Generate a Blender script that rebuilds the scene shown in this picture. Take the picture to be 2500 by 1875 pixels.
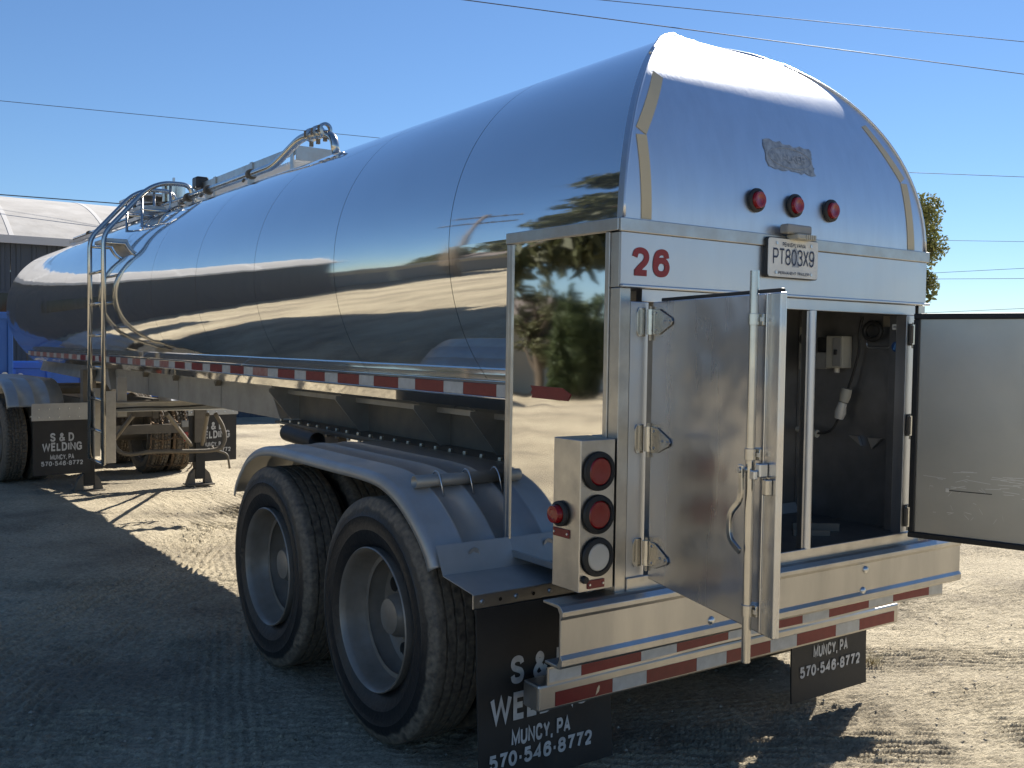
import bpy, math, random
import numpy as np
from mathutils import Vector, Matrix

random.seed(7)
rng = np.random.default_rng(7)
scene = bpy.context.scene
for o in list(bpy.data.objects):
    bpy.data.objects.remove(o)
COL = scene.collection
R = math.radians

# ------------------------------------------------------------------ camera
cam_d = bpy.data.cameras.new('camera')
cam = bpy.data.objects.new('camera', cam_d)
COL.objects.link(cam)
CAM = np.array([-3.2572, -2.6392, 1.6957])
yaw, pitch, roll = -.6152, -.0386, .0145
cf = np.array([math.sin(-yaw)*math.cos(pitch), math.cos(yaw)*math.cos(pitch), math.sin(pitch)])
cr0 = np.array([math.cos(yaw), math.sin(yaw), 0.])
cu0 = np.cross(cr0, cf)
cr = math.cos(roll)*cr0+math.sin(roll)*cu0
cu = -math.sin(roll)*cr0+math.cos(roll)*cu0
cam.matrix_world = Matrix([[cr[0], cu[0], -cf[0], CAM[0]], [cr[1], cu[1], -cf[1], CAM[1]],
                           [cr[2], cu[2], -cf[2], CAM[2]], [0, 0, 0, 1]])
FPX = 2411.83
cam_d.sensor_fit = 'HORIZONTAL'
cam_d.sensor_width = 36
cam_d.lens = 36*FPX/2500
cam_d.clip_start = .05
cam_d.clip_end = 3000
scene.camera = cam
scene.render.resolution_x, scene.render.resolution_y = 1024, 768

# ------------------------------------------------------------------ light
SUN_EL = 38.
SUN_AZ = 64.4            # from +y towards +x
w = bpy.data.worlds.new('World')
scene.world = w
w.use_nodes = True
nt = w.node_tree
sky = nt.nodes.new('ShaderNodeTexSky')
sky.sky_type = 'NISHITA'
sky.sun_disc = False
sky.sun_elevation = R(SUN_EL)
sky.sun_rotation = R(SUN_AZ)
sky.altitude = 0
sky.air_density = 1.0
sky.dust_density = .02
sky.ozone_density = 8
bg = nt.nodes['Background']
bg.inputs[1].default_value = .057
nt.links.new(sky.outputs[0], bg.inputs[0])
sd = bpy.data.lights.new('sun', 'SUN')
sd.energy = 5.0
sd.angle = R(.53)
sd.color = (1, .945, .86)
sun = bpy.data.objects.new('sun', sd)
COL.objects.link(sun)
sv = Vector((math.sin(R(SUN_AZ))*math.cos(R(SUN_EL)), math.cos(R(SUN_AZ))*math.cos(R(SUN_EL)), math.sin(R(SUN_EL))))
sun.rotation_euler = (-sv).to_track_quat('-Z', 'Y').to_euler()
sun.location = sv*60
scene.view_settings.view_transform = 'Standard'
scene.view_settings.look = 'None'
scene.view_settings.exposure = 1.08
scene.view_settings.gamma = 1

# ------------------------------------------------------------------ pixel helpers (photo is 2500 x 1875)
def ray(px, py):
    d = cf*FPX+cr*(px-1250)-cu*(py-937.5)
    return d/np.linalg.norm(d)
def onplane(px, py, ax, v):
    d = ray(px, py)
    return CAM+d*(v-CAM[ax])/d[ax]
def ground_z(x, y):
    x = np.clip(x, -12, 12)
    y = np.clip(y, -8, 30)
    return -.03-.012*(x+1.3)-.009*(y-1)

# ------------------------------------------------------------------ materials
MATS = {}
def mat(name, col, rough=.5, metal=0., col2=None, nscale=3., namt=.5, rvar=0., bump=0., bscale=8.,
        stretch=(1, 1, 1), big=0., bigscale=1.2, coat=0., spec=.5, trans=0., streak=0.):
    m = bpy.data.materials.new(name)
    m.use_nodes = True
    n, l = m.node_tree.nodes, m.node_tree.links
    b = n['Principled BSDF']
    b.inputs['Base Color'].default_value = (*col, 1)
    b.inputs['Roughness'].default_value = rough
    b.inputs['Metallic'].default_value = metal
    b.inputs['Specular IOR Level'].default_value = spec
    b.inputs['Coat Weight'].default_value = coat
    b.inputs['Coat Roughness'].default_value = .08
    b.inputs['Transmission Weight'].default_value = trans
    tc = n.new('ShaderNodeTexCoord')
    geo = n.new('ShaderNodeNewGeometry')
    mp = n.new('ShaderNodeMapping')
    mp.inputs['Scale'].default_value = stretch
    l.new(geo.outputs['Position'], mp.inputs[0])
    def noise(scale, detail=5., src=None):
        t = n.new('ShaderNodeTexNoise')
        t.inputs['Scale'].default_value = scale
        t.inputs['Detail'].default_value = detail
        t.inputs['Roughness'].default_value = .6
        l.new(src or mp.outputs[0], t.inputs['Vector'])
        return t
    if col2 is not None or rvar:
        t = noise(nscale)
        cr_ = n.new('ShaderNodeValToRGB')
        cr_.color_ramp.elements[0].position = .5-.5*(1-namt)
        cr_.color_ramp.elements[1].position = .5+.5*(1-namt)
        l.new(t.outputs[0], cr_.inputs[0])
        if col2 is not None:
            mx = n.new('ShaderNodeMix')
            mx.data_type = 'RGBA'
            mx.inputs['A'].default_value = (*col, 1)
            mx.inputs['B'].default_value = (*col2, 1)
            l.new(cr_.outputs[0], mx.inputs[0])
            l.new(mx.outputs['Result'], b.inputs['Base Color'])
        if rvar:
            mr = n.new('ShaderNodeMapRange')
            mr.inputs[3].default_value = max(.01, rough-rvar)
            mr.inputs[4].default_value = rough+rvar
            l.new(cr_.outputs[0], mr.inputs[0])
            l.new(mr.outputs[0], b.inputs['Roughness'])
    last = None
    if big:
        t = noise(bigscale, 2., geo.outputs['Position'])
        bp = n.new('ShaderNodeBump')
        bp.inputs['Strength'].default_value = 1
        bp.inputs['Distance'].default_value = big
        l.new(t.outputs[0], bp.inputs['Height'])
        last = bp
    if bump:
        t = noise(bscale, 6.)
        bp = n.new('ShaderNodeBump')
        bp.inputs['Strength'].default_value = 1
        bp.inputs['Distance'].default_value = bump
        l.new(t.outputs[0], bp.inputs['Height'])
        if last:
            l.new(last.outputs[0], bp.inputs['Normal'])
        last = bp
    if last:
        l.new(last.outputs[0], b.inputs['Normal'])
    MATS[name] = m
    return m

mat('polished', (.86, .86, .85), .05, 1., col2=(.78, .78, .76), nscale=2.2, namt=.3, rvar=.03, big=.006, bigscale=.9, bump=.00025, bscale=7, stretch=(1, .35, 1))
mat('mirror_panel', (.80, .79, .77), .035, 1., rvar=.02, nscale=3, namt=.3, big=.0022, bigscale=1.6)
mat('satin_shell', (.73, .74, .76), .335, .90, col2=(.60, .62, .65), nscale=14, namt=.3, rvar=.04, bump=.0004, bscale=60, stretch=(1, 1, .22), big=.003, bigscale=2)
mat('satin_panel', (.64, .64, .65), .33, 1., col2=(.54, .55, .57), nscale=3, namt=.3, rvar=.07, bump=.0003, bscale=90, stretch=(1, 1, .15), big=.003, bigscale=3)
mat('trim', (.60, .59, .57), .34, 1., col2=(.40, .38, .35), nscale=9, namt=.35, rvar=.08, bump=.0004, bscale=50)
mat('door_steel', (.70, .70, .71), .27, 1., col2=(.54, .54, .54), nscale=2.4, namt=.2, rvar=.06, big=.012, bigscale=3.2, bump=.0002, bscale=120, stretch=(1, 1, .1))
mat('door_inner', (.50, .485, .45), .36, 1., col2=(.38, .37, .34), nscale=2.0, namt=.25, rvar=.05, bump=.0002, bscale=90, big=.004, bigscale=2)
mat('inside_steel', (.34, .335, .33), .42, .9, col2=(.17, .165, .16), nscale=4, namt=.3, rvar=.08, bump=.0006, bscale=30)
mat('fender_metal', (.44, .44, .43), .42, .45, col2=(.33, .32, .30), nscale=6, namt=.3, rvar=.1, bump=.0010, bscale=24)
mat('frame_metal', (.42, .40, .36), .5, .6, col2=(.26, .24, .21), nscale=5, namt=.3, rvar=.08, bump=.0010, bscale=30)
mat('under_steel', (.10, .09, .075), .7, .3, col2=(.20, .17, .13), nscale=9, namt=.35, rvar=.1, bump=.002, bscale=25)
mat('bumper_metal', (.56, .545, .52), .38, 1., col2=(.37, .35, .32), nscale=5, namt=.3, rvar=.08, bump=.0005, bscale=45, stretch=(1, 1, .25))
mat('pipe_steel', (.62, .62, .60), .2, 1., col2=(.5, .48, .45), nscale=12, namt=.3, rvar=.07)
mat('bolt_steel', (.50, .44, .34), .45, .9)
mat('zinc', (.62, .63, .64), .3, 1.)
mat('wheel_paint', (.32, .29, .25), .42, .30, col2=(.19, .16, .125), nscale=7, namt=.45, rvar=.1, bump=.0005, bscale=40)
mat('black_rubber', (.012, .012, .012), .55, 0, col2=(.03, .028, .025), nscale=6, namt=.3, rvar=.08)
mat('flap_rubber', (.007, .007, .008), .6, 0, col2=(.034, .031, .027), nscale=5, namt=.45, rvar=.1, bump=.0008, bscale=30)
mat('gasket', (.008, .008, .008), .5)
mat('red_lens', (.28, .003, .005), .22, 0, coat=.3, col2=(.22, .002, .004), nscale=60, namt=.4)
mat('white_lens', (.62, .58, .50), .22, 0, coat=.6, bump=.0006, bscale=120)
mat('red_tape', (.20, .008, .012), .35, 0, col2=(.15, .007, .009), nscale=30, namt=.4, rvar=.08)
mat('red_tape_faded', (.28, .06, .045), .45, 0, col2=(.36, .22, .18), nscale=14, namt=.6)
mat('white_tape', (.55, .55, .53), .4, 0, col2=(.36, .35, .32), nscale=20, namt=.35, rvar=.08)
mat('old_tape', (.60, .50, .31), .45, 0, col2=(.52, .43, .27), nscale=6, namt=.3)
mat('red_vinyl', (.26, .014, .014), .4)
mat('print_white', (.60, .60, .59), .55, 0, col2=(.36, .355, .34), nscale=18, namt=.5)
mat('print_navy', (.02, .03, .07), .5)
mat('plate_white', (.86, .84, .77), .4, 0, col2=(.62, .60, .54), nscale=8, namt=.4)
mat('grey_paint', (.30, .30, .29), .5)
mat('sticker_grey', (.17, .20, .24), .6, .3, col2=(.42, .46, .50), nscale=38, namt=.62, bump=.001, bscale=70)
mat('sticker_line', (.36, .39, .43), .6)
mat('cream_plastic', (.52, .49, .40), .45, 0, col2=(.38, .35, .28), nscale=10, namt=.3)
mat('grey_plastic', (.34, .33, .30), .5, 0, col2=(.24, .23, .21), nscale=12, namt=.3)
mat('black_plastic', (.02, .02, .02), .4)
mat('blue_vinyl', (.02, .06, .17), .4)
mat('blue_line', (.10, .32, .62), .4)
mat('blue_paint', (.015, .085, .33), .42, 0, col2=(.02, .11, .40), nscale=2, namt=.3, rvar=.1, bump=.002, bscale=3)
mat('shed_wall', (.055, .068, .085), .55, 0, col2=(.075, .085, .10), nscale=2, namt=.3, rvar=.1)
mat('shed_roof', (.52, .50, .47), .7, 0, col2=(.34, .32, .29), nscale=1.6, namt=.35, bump=.01, bscale=3, stretch=(1, 1, 3))
mat('roof_seam', (.58, .56, .53), .6)
mat('window_dark', (.012, .014, .016), .12)
mat('truck_paint', (.02, .022, .028), .3, 0, coat=.6)
mat('reflection_orange', (.55, .22, .04), .5)  # colour of the orange window reflection, given to a solid bar
mat('house_siding', (.66, .58, .44), .6, 0, col2=(.58, .51, .40), nscale=2, namt=.3)
mat('house_roof', (.13, .105, .09), .8, 0, col2=(.09, .075, .065), nscale=8, namt=.3)
mat('house_window', (.05, .055, .06), .15)
mat('wood_pole', (.20, .15, .10), .8, 0, col2=(.13, .10, .07), nscale=12, namt=.3, stretch=(1, 1, .1), bump=.003, bscale=20)
mat('bark', (.10, .075, .05), .9, 0, col2=(.06, .045, .03), nscale=14, namt=.3, bump=.01, bscale=18, stretch=(1, 1, .3))
mat('wire', (.035, .035, .04), .5)
mat('stone', (.42, .37, .28), .9, 0, col2=(.22, .20, .175), nscale=30, namt=.4)
mat('dry_grass', (.34, .27, .14), .8, 0, col2=(.25, .21, .10), nscale=60, namt=.4)
mat('chain_steel', (.25, .19, .13), .6, .7, col2=(.16, .10, .06), nscale=40, namt=.3)

# worn polish: a little broad haze over the sharp reflection
pm = MATS['polished']
n_, l_ = pm.node_tree.nodes, pm.node_tree.links
pb = n_['Principled BSDF']
hz = n_.new('ShaderNodeBsdfPrincipled')
hz.inputs['Base Color'].default_value = (.84, .84, .83, 1)
hz.inputs['Metallic'].default_value = 1
hz.inputs['Roughness'].default_value = .36
mxs = n_.new('ShaderNodeMixShader')
mxs.inputs[0].default_value = .07
l_.new(pb.outputs[0], mxs.inputs[1])
l_.new(hz.outputs[0], mxs.inputs[2])
l_.new(mxs.outputs[0], n_['Material Output'].inputs[0])

def leaf_mat(name, c1, c2, rough=.6):
    m = mat(name, c1, rough, 0, col2=c2, nscale=1.4, namt=.55, spec=.3)
    n, l = m.node_tree.nodes, m.node_tree.links
    b = n['Principled BSDF']
    tr = n.new('ShaderNodeBsdfTranslucent')
    mixs = n.new('ShaderNodeMixShader')
    mixs.inputs[0].default_value = .35
    for lk in list(l):
        if lk.to_node == b and lk.to_socket.name == 'Base Color':
            l.new(lk.from_socket, tr.inputs[0])
    l.new(b.outputs[0], mixs.inputs[1])
    l.new(tr.outputs[0], mixs.inputs[2])
    l.new(mixs.outputs[0], n['Material Output'].inputs[0])
leaf_mat('conifer_leaf', (.045, .055, .022), (.085, .085, .035))
leaf_mat('cypress_leaf', (.05, .075, .028), (.08, .10, .04))
leaf_mat('tree_leaf', (.11, .13, .04), (.21, .19, .06))
leaf_mat('broad_leaf', (.085, .095, .045), (.14, .135, .065))

def tyre_material(name, dust_r, dust):
    m = bpy.data.materials.new(name)
    m.use_nodes = True
    n, l = m.node_tree.nodes, m.node_tree.links
    b = n['Principled BSDF']
    tc = n.new('ShaderNodeTexCoord')
    sp = n.new('ShaderNodeSeparateXYZ')
    l.new(tc.outputs['Object'], sp.inputs[0])
    cb = n.new('ShaderNodeCombineXYZ')
    l.new(sp.outputs[1], cb.inputs[1])
    l.new(sp.outputs[2], cb.inputs[2])
    ln = n.new('ShaderNodeVectorMath')
    ln.operation = 'LENGTH'
    l.new(cb.outputs[0], ln.inputs[0])
    ns = n.new('ShaderNodeTexNoise')
    ns.inputs['Scale'].default_value = 13
    ns.inputs['Detail'].default_value = 7
    l.new(tc.outputs['Object'], ns.inputs[0])
    ma = n.new('ShaderNodeMath')
    ma.operation = 'MULTIPLY_ADD'
    l.new(ns.outputs[0], ma.inputs[0])
    ma.inputs[1].default_value = .05
    l.new(ln.outputs['Value'], ma.inputs[2])
    mr = n.new('ShaderNodeMapRange')
    mr.inputs[1].default_value = dust_r
    mr.inputs[2].default_value = dust_r+.012
    l.new(ma.outputs[0], mr.inputs[0])
    n2 = n.new('ShaderNodeTexNoise')
    n2.inputs['Scale'].default_value = 40
    n2.inputs['Detail'].default_value = 6
    l.new(tc.outputs['Object'], n2.inputs[0])
    m2 = n.new('ShaderNodeMath')
    m2.operation = 'MULTIPLY'
    l.new(mr.outputs[0], m2.inputs[0])
    r2 = n.new('ShaderNodeMapRange')
    r2.inputs[1].default_value = .3
    r2.inputs[2].default_value = .7
    r2.inputs[3].default_value = .25*dust
    r2.inputs[4].default_value = dust
    l.new(n2.outputs[0], r2.inputs[0])
    l.new(r2.outputs[0], m2.inputs[1])
    mx = n.new('ShaderNodeMix')
    mx.data_type = 'RGBA'
    mx.inputs['A'].default_value = (.012, .0125, .014, 1)
    mx.inputs['B'].default_value = (.24, .195, .14, 1)
    l.new(m2.outputs[0], mx.inputs[0])
    l.new(mx.outputs['Result'], b.inputs['Base Color'])
    r3 = n.new('ShaderNodeMapRange')
    r3.inputs[3].default_value = .42
    r3.inputs[4].default_value = .9
    l.new(m2.outputs[0], r3.inputs[0])
    l.new(r3.outputs[0], b.inputs['Roughness'])
    bp = n.new('ShaderNodeBump')
    bp.inputs['Distance'].default_value = .003
    l.new(n2.outputs[0], bp.inputs['Height'])
    l.new(bp.outputs[0], b.inputs['Normal'])
    MATS[name] = m
tyre_material('tyre', .503, .85)
tyre_material('tyre_dusty', .30, .75)

def ground_material():
    m = bpy.data.materials.new('dirt')
    m.use_nodes = True
    n, l = m.node_tree.nodes, m.node_tree.links
    b = n['Principled BSDF']
    b.inputs['Roughness'].default_value = .95
    b.inputs['Specular IOR Level'].default_value = .2
    g = n.new('ShaderNodeNewGeometry')
    def noise(s, d):
        t = n.new('ShaderNodeTexNoise')
        t.inputs['Scale'].default_value = s
        t.inputs['Detail'].default_value = d
        t.inputs['Roughness'].default_value = .65
        l.new(g.outputs['Position'], t.inputs[0])
        return t
    a = noise(.55, 9)
    c = noise(38, 6)
    r1 = n.new('ShaderNodeValToRGB')
    e = r1.color_ramp.elements
    e[0].position, e[0].color = .36, (.30, .255, .185, 1)
    e[1].position, e[1].color = .60, (.57, .49, .345, 1)
    q_ = r1.color_ramp.elements.new(.48)
    q_.color = (.46, .392, .275, 1)
    l.new(a.outputs[0], r1.inputs[0])
    r2 = n.new('ShaderNodeValToRGB')
    e = r2.color_ramp.elements
    e[0].position, e[0].color = .28, (.55, .55, .55, 1)
    e[1].position, e[1].color = .66, (1.12, 1.12, 1.12, 1)
    l.new(c.outputs[0], r2.inputs[0])
    mx = n.new('ShaderNodeMix')
    mx.data_type = 'RGBA'
    mx.blend_type = 'MULTIPLY'
    mx.inputs[0].default_value = 1
    l.new(r1.outputs[0], mx.inputs['A'])
    l.new(r2.outputs[0], mx.inputs['B'])
    l.new(mx.outputs['Result'], b.inputs['Base Color'])
    rm_ = n.new('ShaderNodeMapping')
    rm_.inputs['Rotation'].default_value = (0, 0, R(35.2))
    rm_.inputs['Scale'].default_value = (.22, 1, 1)
    l.new(g.outputs['Position'], rm_.inputs[0])
    f = noise(62, 8)
    l.new(rm_.outputs[0], f.inputs[0])
    v = n.new('ShaderNodeTexVoronoi')
    v.inputs['Scale'].default_value = 55
    l.new(g.outputs['Position'], v.inputs['Vector'])
    b1 = n.new('ShaderNodeBump')
    b1.inputs['Distance'].default_value = .030
    l.new(f.outputs[0], b1.inputs['Height'])
    b2 = n.new('ShaderNodeBump')
    b2.inputs['Distance'].default_value = .004
    b2.invert = True
    l.new(v.outputs['Distance'], b2.inputs['Height'])
    l.new(b1.outputs[0], b2.inputs['Normal'])
    l.new(b2.outputs[0], b.inputs['Normal'])
    MATS['dirt'] = m
ground_material()

# ------------------------------------------------------------------ mesh builder
WO = {}
class MB:
    def __init__(s):
        s.v, s.f = [], []
    def add(s, vs, fs):
        k = len(s.v)
        s.v.extend([tuple(map(float, p)) for p in vs])
        s.f.extend([tuple(i+k for i in f) for f in fs])
        return s
    def box(s, x0, x1, y0, y1, z0, z1):
        return s.add([(x0, y0, z0), (x1, y0, z0), (x1, y1, z0), (x0, y1, z0), (x0, y0, z1), (x1, y0, z1), (x1, y1, z1), (x0, y1, z1)],
                     [(0, 3, 2, 1), (4, 5, 6, 7), (0, 1, 5, 4), (1, 2, 6, 5), (2, 3, 7, 6), (3, 0, 4, 7)])
    def hexa(s, pts):      # 8 points, bottom ring then top ring
        return s.add(pts, [(0, 3, 2, 1), (4, 5, 6, 7), (0, 1, 5, 4), (1, 2, 6, 5), (2, 3, 7, 6), (3, 0, 4, 7)])
    def obox(s, c, ax, ay, az):   # centre and three half-axis vectors
        c, ax, ay, az = map(np.array, (c, ax, ay, az))
        p = []
        for sz in (-1, 1):
            for sx, sy in ((-1, -1), (1, -1), (1, 1), (-1, 1)):
                p.append(c+ax*sx+ay*sy+az*sz)
        return s.hexa(p)
    def tube(s, pts, r, n=10, cap=True, closed=False):
        pts = [np.array(p, float) for p in pts]
        rs = r if hasattr(r, '__len__') else [r]*len(pts)
        k = len(s.v)
        m = len(pts)
        nrm = None
        for i, p in enumerate(pts):
            if closed:
                t = pts[(i+1) % m]-pts[i-1]
            else:
                t = pts[min(i+1, m-1)]-pts[max(i-1, 0)]
            t = t/(np.linalg.norm(t)+1e-12)
            if nrm is None:
                a = np.array([0, 0, 1.]) if abs(t[2]) < .9 else np.array([1., 0, 0])
                nrm = np.cross(t, a)
            nrm = nrm-t*(nrm@t)
            nrm /= np.linalg.norm(nrm)+1e-12
            bn = np.cross(t, nrm)
            for j in range(n):
                a = 2*math.pi*j/n
                s.v.append(tuple(p+rs[i]*(nrm*math.cos(a)+bn*math.sin(a))))
        for i in range(m if closed else m-1):
            for j in range(n):
                a, b = k+i*n, k+((i+1) % m)*n
                s.f.append((a+j, a+(j+1) % n, b+(j+1) % n, b+j))
        if cap and not closed:
            s.f.append(tuple(k+j for j in range(n))[::-1])
            s.f.append(tuple(k+(m-1)*n+j for j in range(n)))
        return s
    def lathe(s, prof, c, axis=0, n=48, fn=None, close=False):   # prof: (radius, along axis)
        k = len(s.v)
        m = len(prof)
        o = [i for i in range(3) if i != axis]
        for j in range(n):
            th = 2*math.pi*j/n
            for i, (r, a) in enumerate(prof):
                if fn:
                    r, a = fn(i, r, a, th)
                p = [0, 0, 0]
                p[axis] = c[axis]+a
                p[o[0]] = c[o[0]]+r*math.cos(th)
                p[o[1]] = c[o[1]]+r*math.sin(th)
                s.v.append(tuple(p))
        for j in range(n):
            a, b = k+j*m, k+((j+1) % n)*m
            for i in range(m-1):
                s.f.append((a+i, b+i, b+i+1, a+i+1))
            if close:
                s.f.append((a+m-1, b+m-1, b, a))
        return s
    def prism(s, poly, axis, a0, a1):   # 2-D polygon in the two other axes, extruded along axis
        n = len(poly)
        o = [i for i in range(3) if i != axis]
        vs = []
        for a in (a0, a1):
            for u, v in poly:
                p = [0, 0, 0]
                p[axis], p[o[0]], p[o[1]] = a, u, v
                vs.append(tuple(p))
        fs = [tuple(range(n))[::-1], tuple(range(n, 2*n))]
        fs += [(i, (i+1) % n, n+(i+1) % n, n+i) for i in range(n)]
        return s.add(vs, fs)
    def grid(s, fn, nu, nv, cu=False):
        k = len(s.v)
        for i in range(nu):
            for j in range(nv):
                s.v.append(tuple(map(float, fn(i, j))))
        for i in range(nu if cu else nu-1):
            for j in range(nv-1):
                a, b = k+i*nv+j, k+((i+1) % nu)*nv+j
                s.f.append((a, b, b+1, a+1))
        return s
    def solid(s, fn, nu, nv, off):   # a sheet with thickness: fn(i, j) -> point, off(i, j) -> offset vector
        k = len(s.v)
        A = [np.array(fn(i, j), float) for i in range(nu) for j in range(nv)]
        B = [np.array(fn(i, j), float)+np.array(off(i, j), float) for i in range(nu) for j in range(nv)]
        s.v.extend(map(tuple, A+B))
        N = nu*nv
        for i in range(nu-1):
            for j in range(nv-1):
                a, b = k+i*nv+j, k+(i+1)*nv+j
                s.f.append((a, b, b+1, a+1))
                s.f.append((N+a, N+a+1, N+b+1, N+b))
        for i in range(nu-1):
            for j in (0, nv-1):
                a, b = k+i*nv+j, k+(i+1)*nv+j
                s.f.append((a, N+a, N+b, b))
        for j in range(nv-1):
            for i in (0, nu-1):
                a = k+i*nv+j
                s.f.append((a, a+1, N+a+1, N+a))
        return s
    def build(s, name, m, parent=None, smooth=None, bevel=0., fix=True, kind=None, label=None):
        V = np.array(s.v)
        c = (V.min(0)+V.max(0))/2
        me = bpy.data.meshes.new(name)
        me.from_pydata((V-c).tolist(), [], s.f)
        if fix:
            import bmesh
            bm = bmesh.new()
            bm.from_mesh(me)
            bmesh.ops.recalc_face_normals(bm, faces=bm.faces)
            bm.to_mesh(me)
            bm.free()
        me.materials.append(MATS[m])
        if smooth is not None:
            me.polygons.foreach_set('use_smooth', [True]*len(me.polygons))
            if smooth < 180:
                me.set_sharp_from_angle(angle=R(smooth))
        return link(name, me, parent, c, bevel, kind, label)

def link(name, me, parent, c, bevel=0., kind=None, label=None):
    o = bpy.data.objects.new(name, me)
    COL.objects.link(o)
    WO[o.name] = np.array(c, float)
    if parent:
        o.parent = parent
        o.location = Vector(np.array(c)-WO[parent.name])
    else:
        o.location = Vector(c)
    if bevel:
        b = o.modifiers.new('bevel', 'BEVEL')
        b.width = bevel
        b.segments = 2
        b.limit_method = 'ANGLE'
        b.angle_limit = R(40)
        b.harden_normals = False
    if kind:
        o['kind'] = kind
    if label:
        o['label'] = label
    return o

def inst(src, parent, c, rot=None, name=None):
    o = src.copy()
    if name:
        o.name = name
    COL.objects.link(o)
    WO[o.name] = np.array(c, float)
    o.parent = parent
    o.location = Vector(np.array(c)-(WO[parent.name] if parent else 0))
    if rot is not None:
        o.rotation_euler = rot
    for k in ('label', 'category', 'group'):
        if k in o:
            del o[k]
    return o

def thing(name, label, cat, loc, group=None, local=False):
    o = bpy.data.objects.new(name, None)
    COL.objects.link(o)
    o.location = loc
    o.empty_display_size = .2
    WO[o.name] = np.zeros(3) if local else np.array(loc, float)
    o['label'] = label
    o['category'] = cat
    if group:
        o['group'] = group
    return o

def tag(o, label, cat, group=None):
    o['label'] = label
    o['category'] = cat
    if group:
        o['group'] = group
    return o

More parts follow.
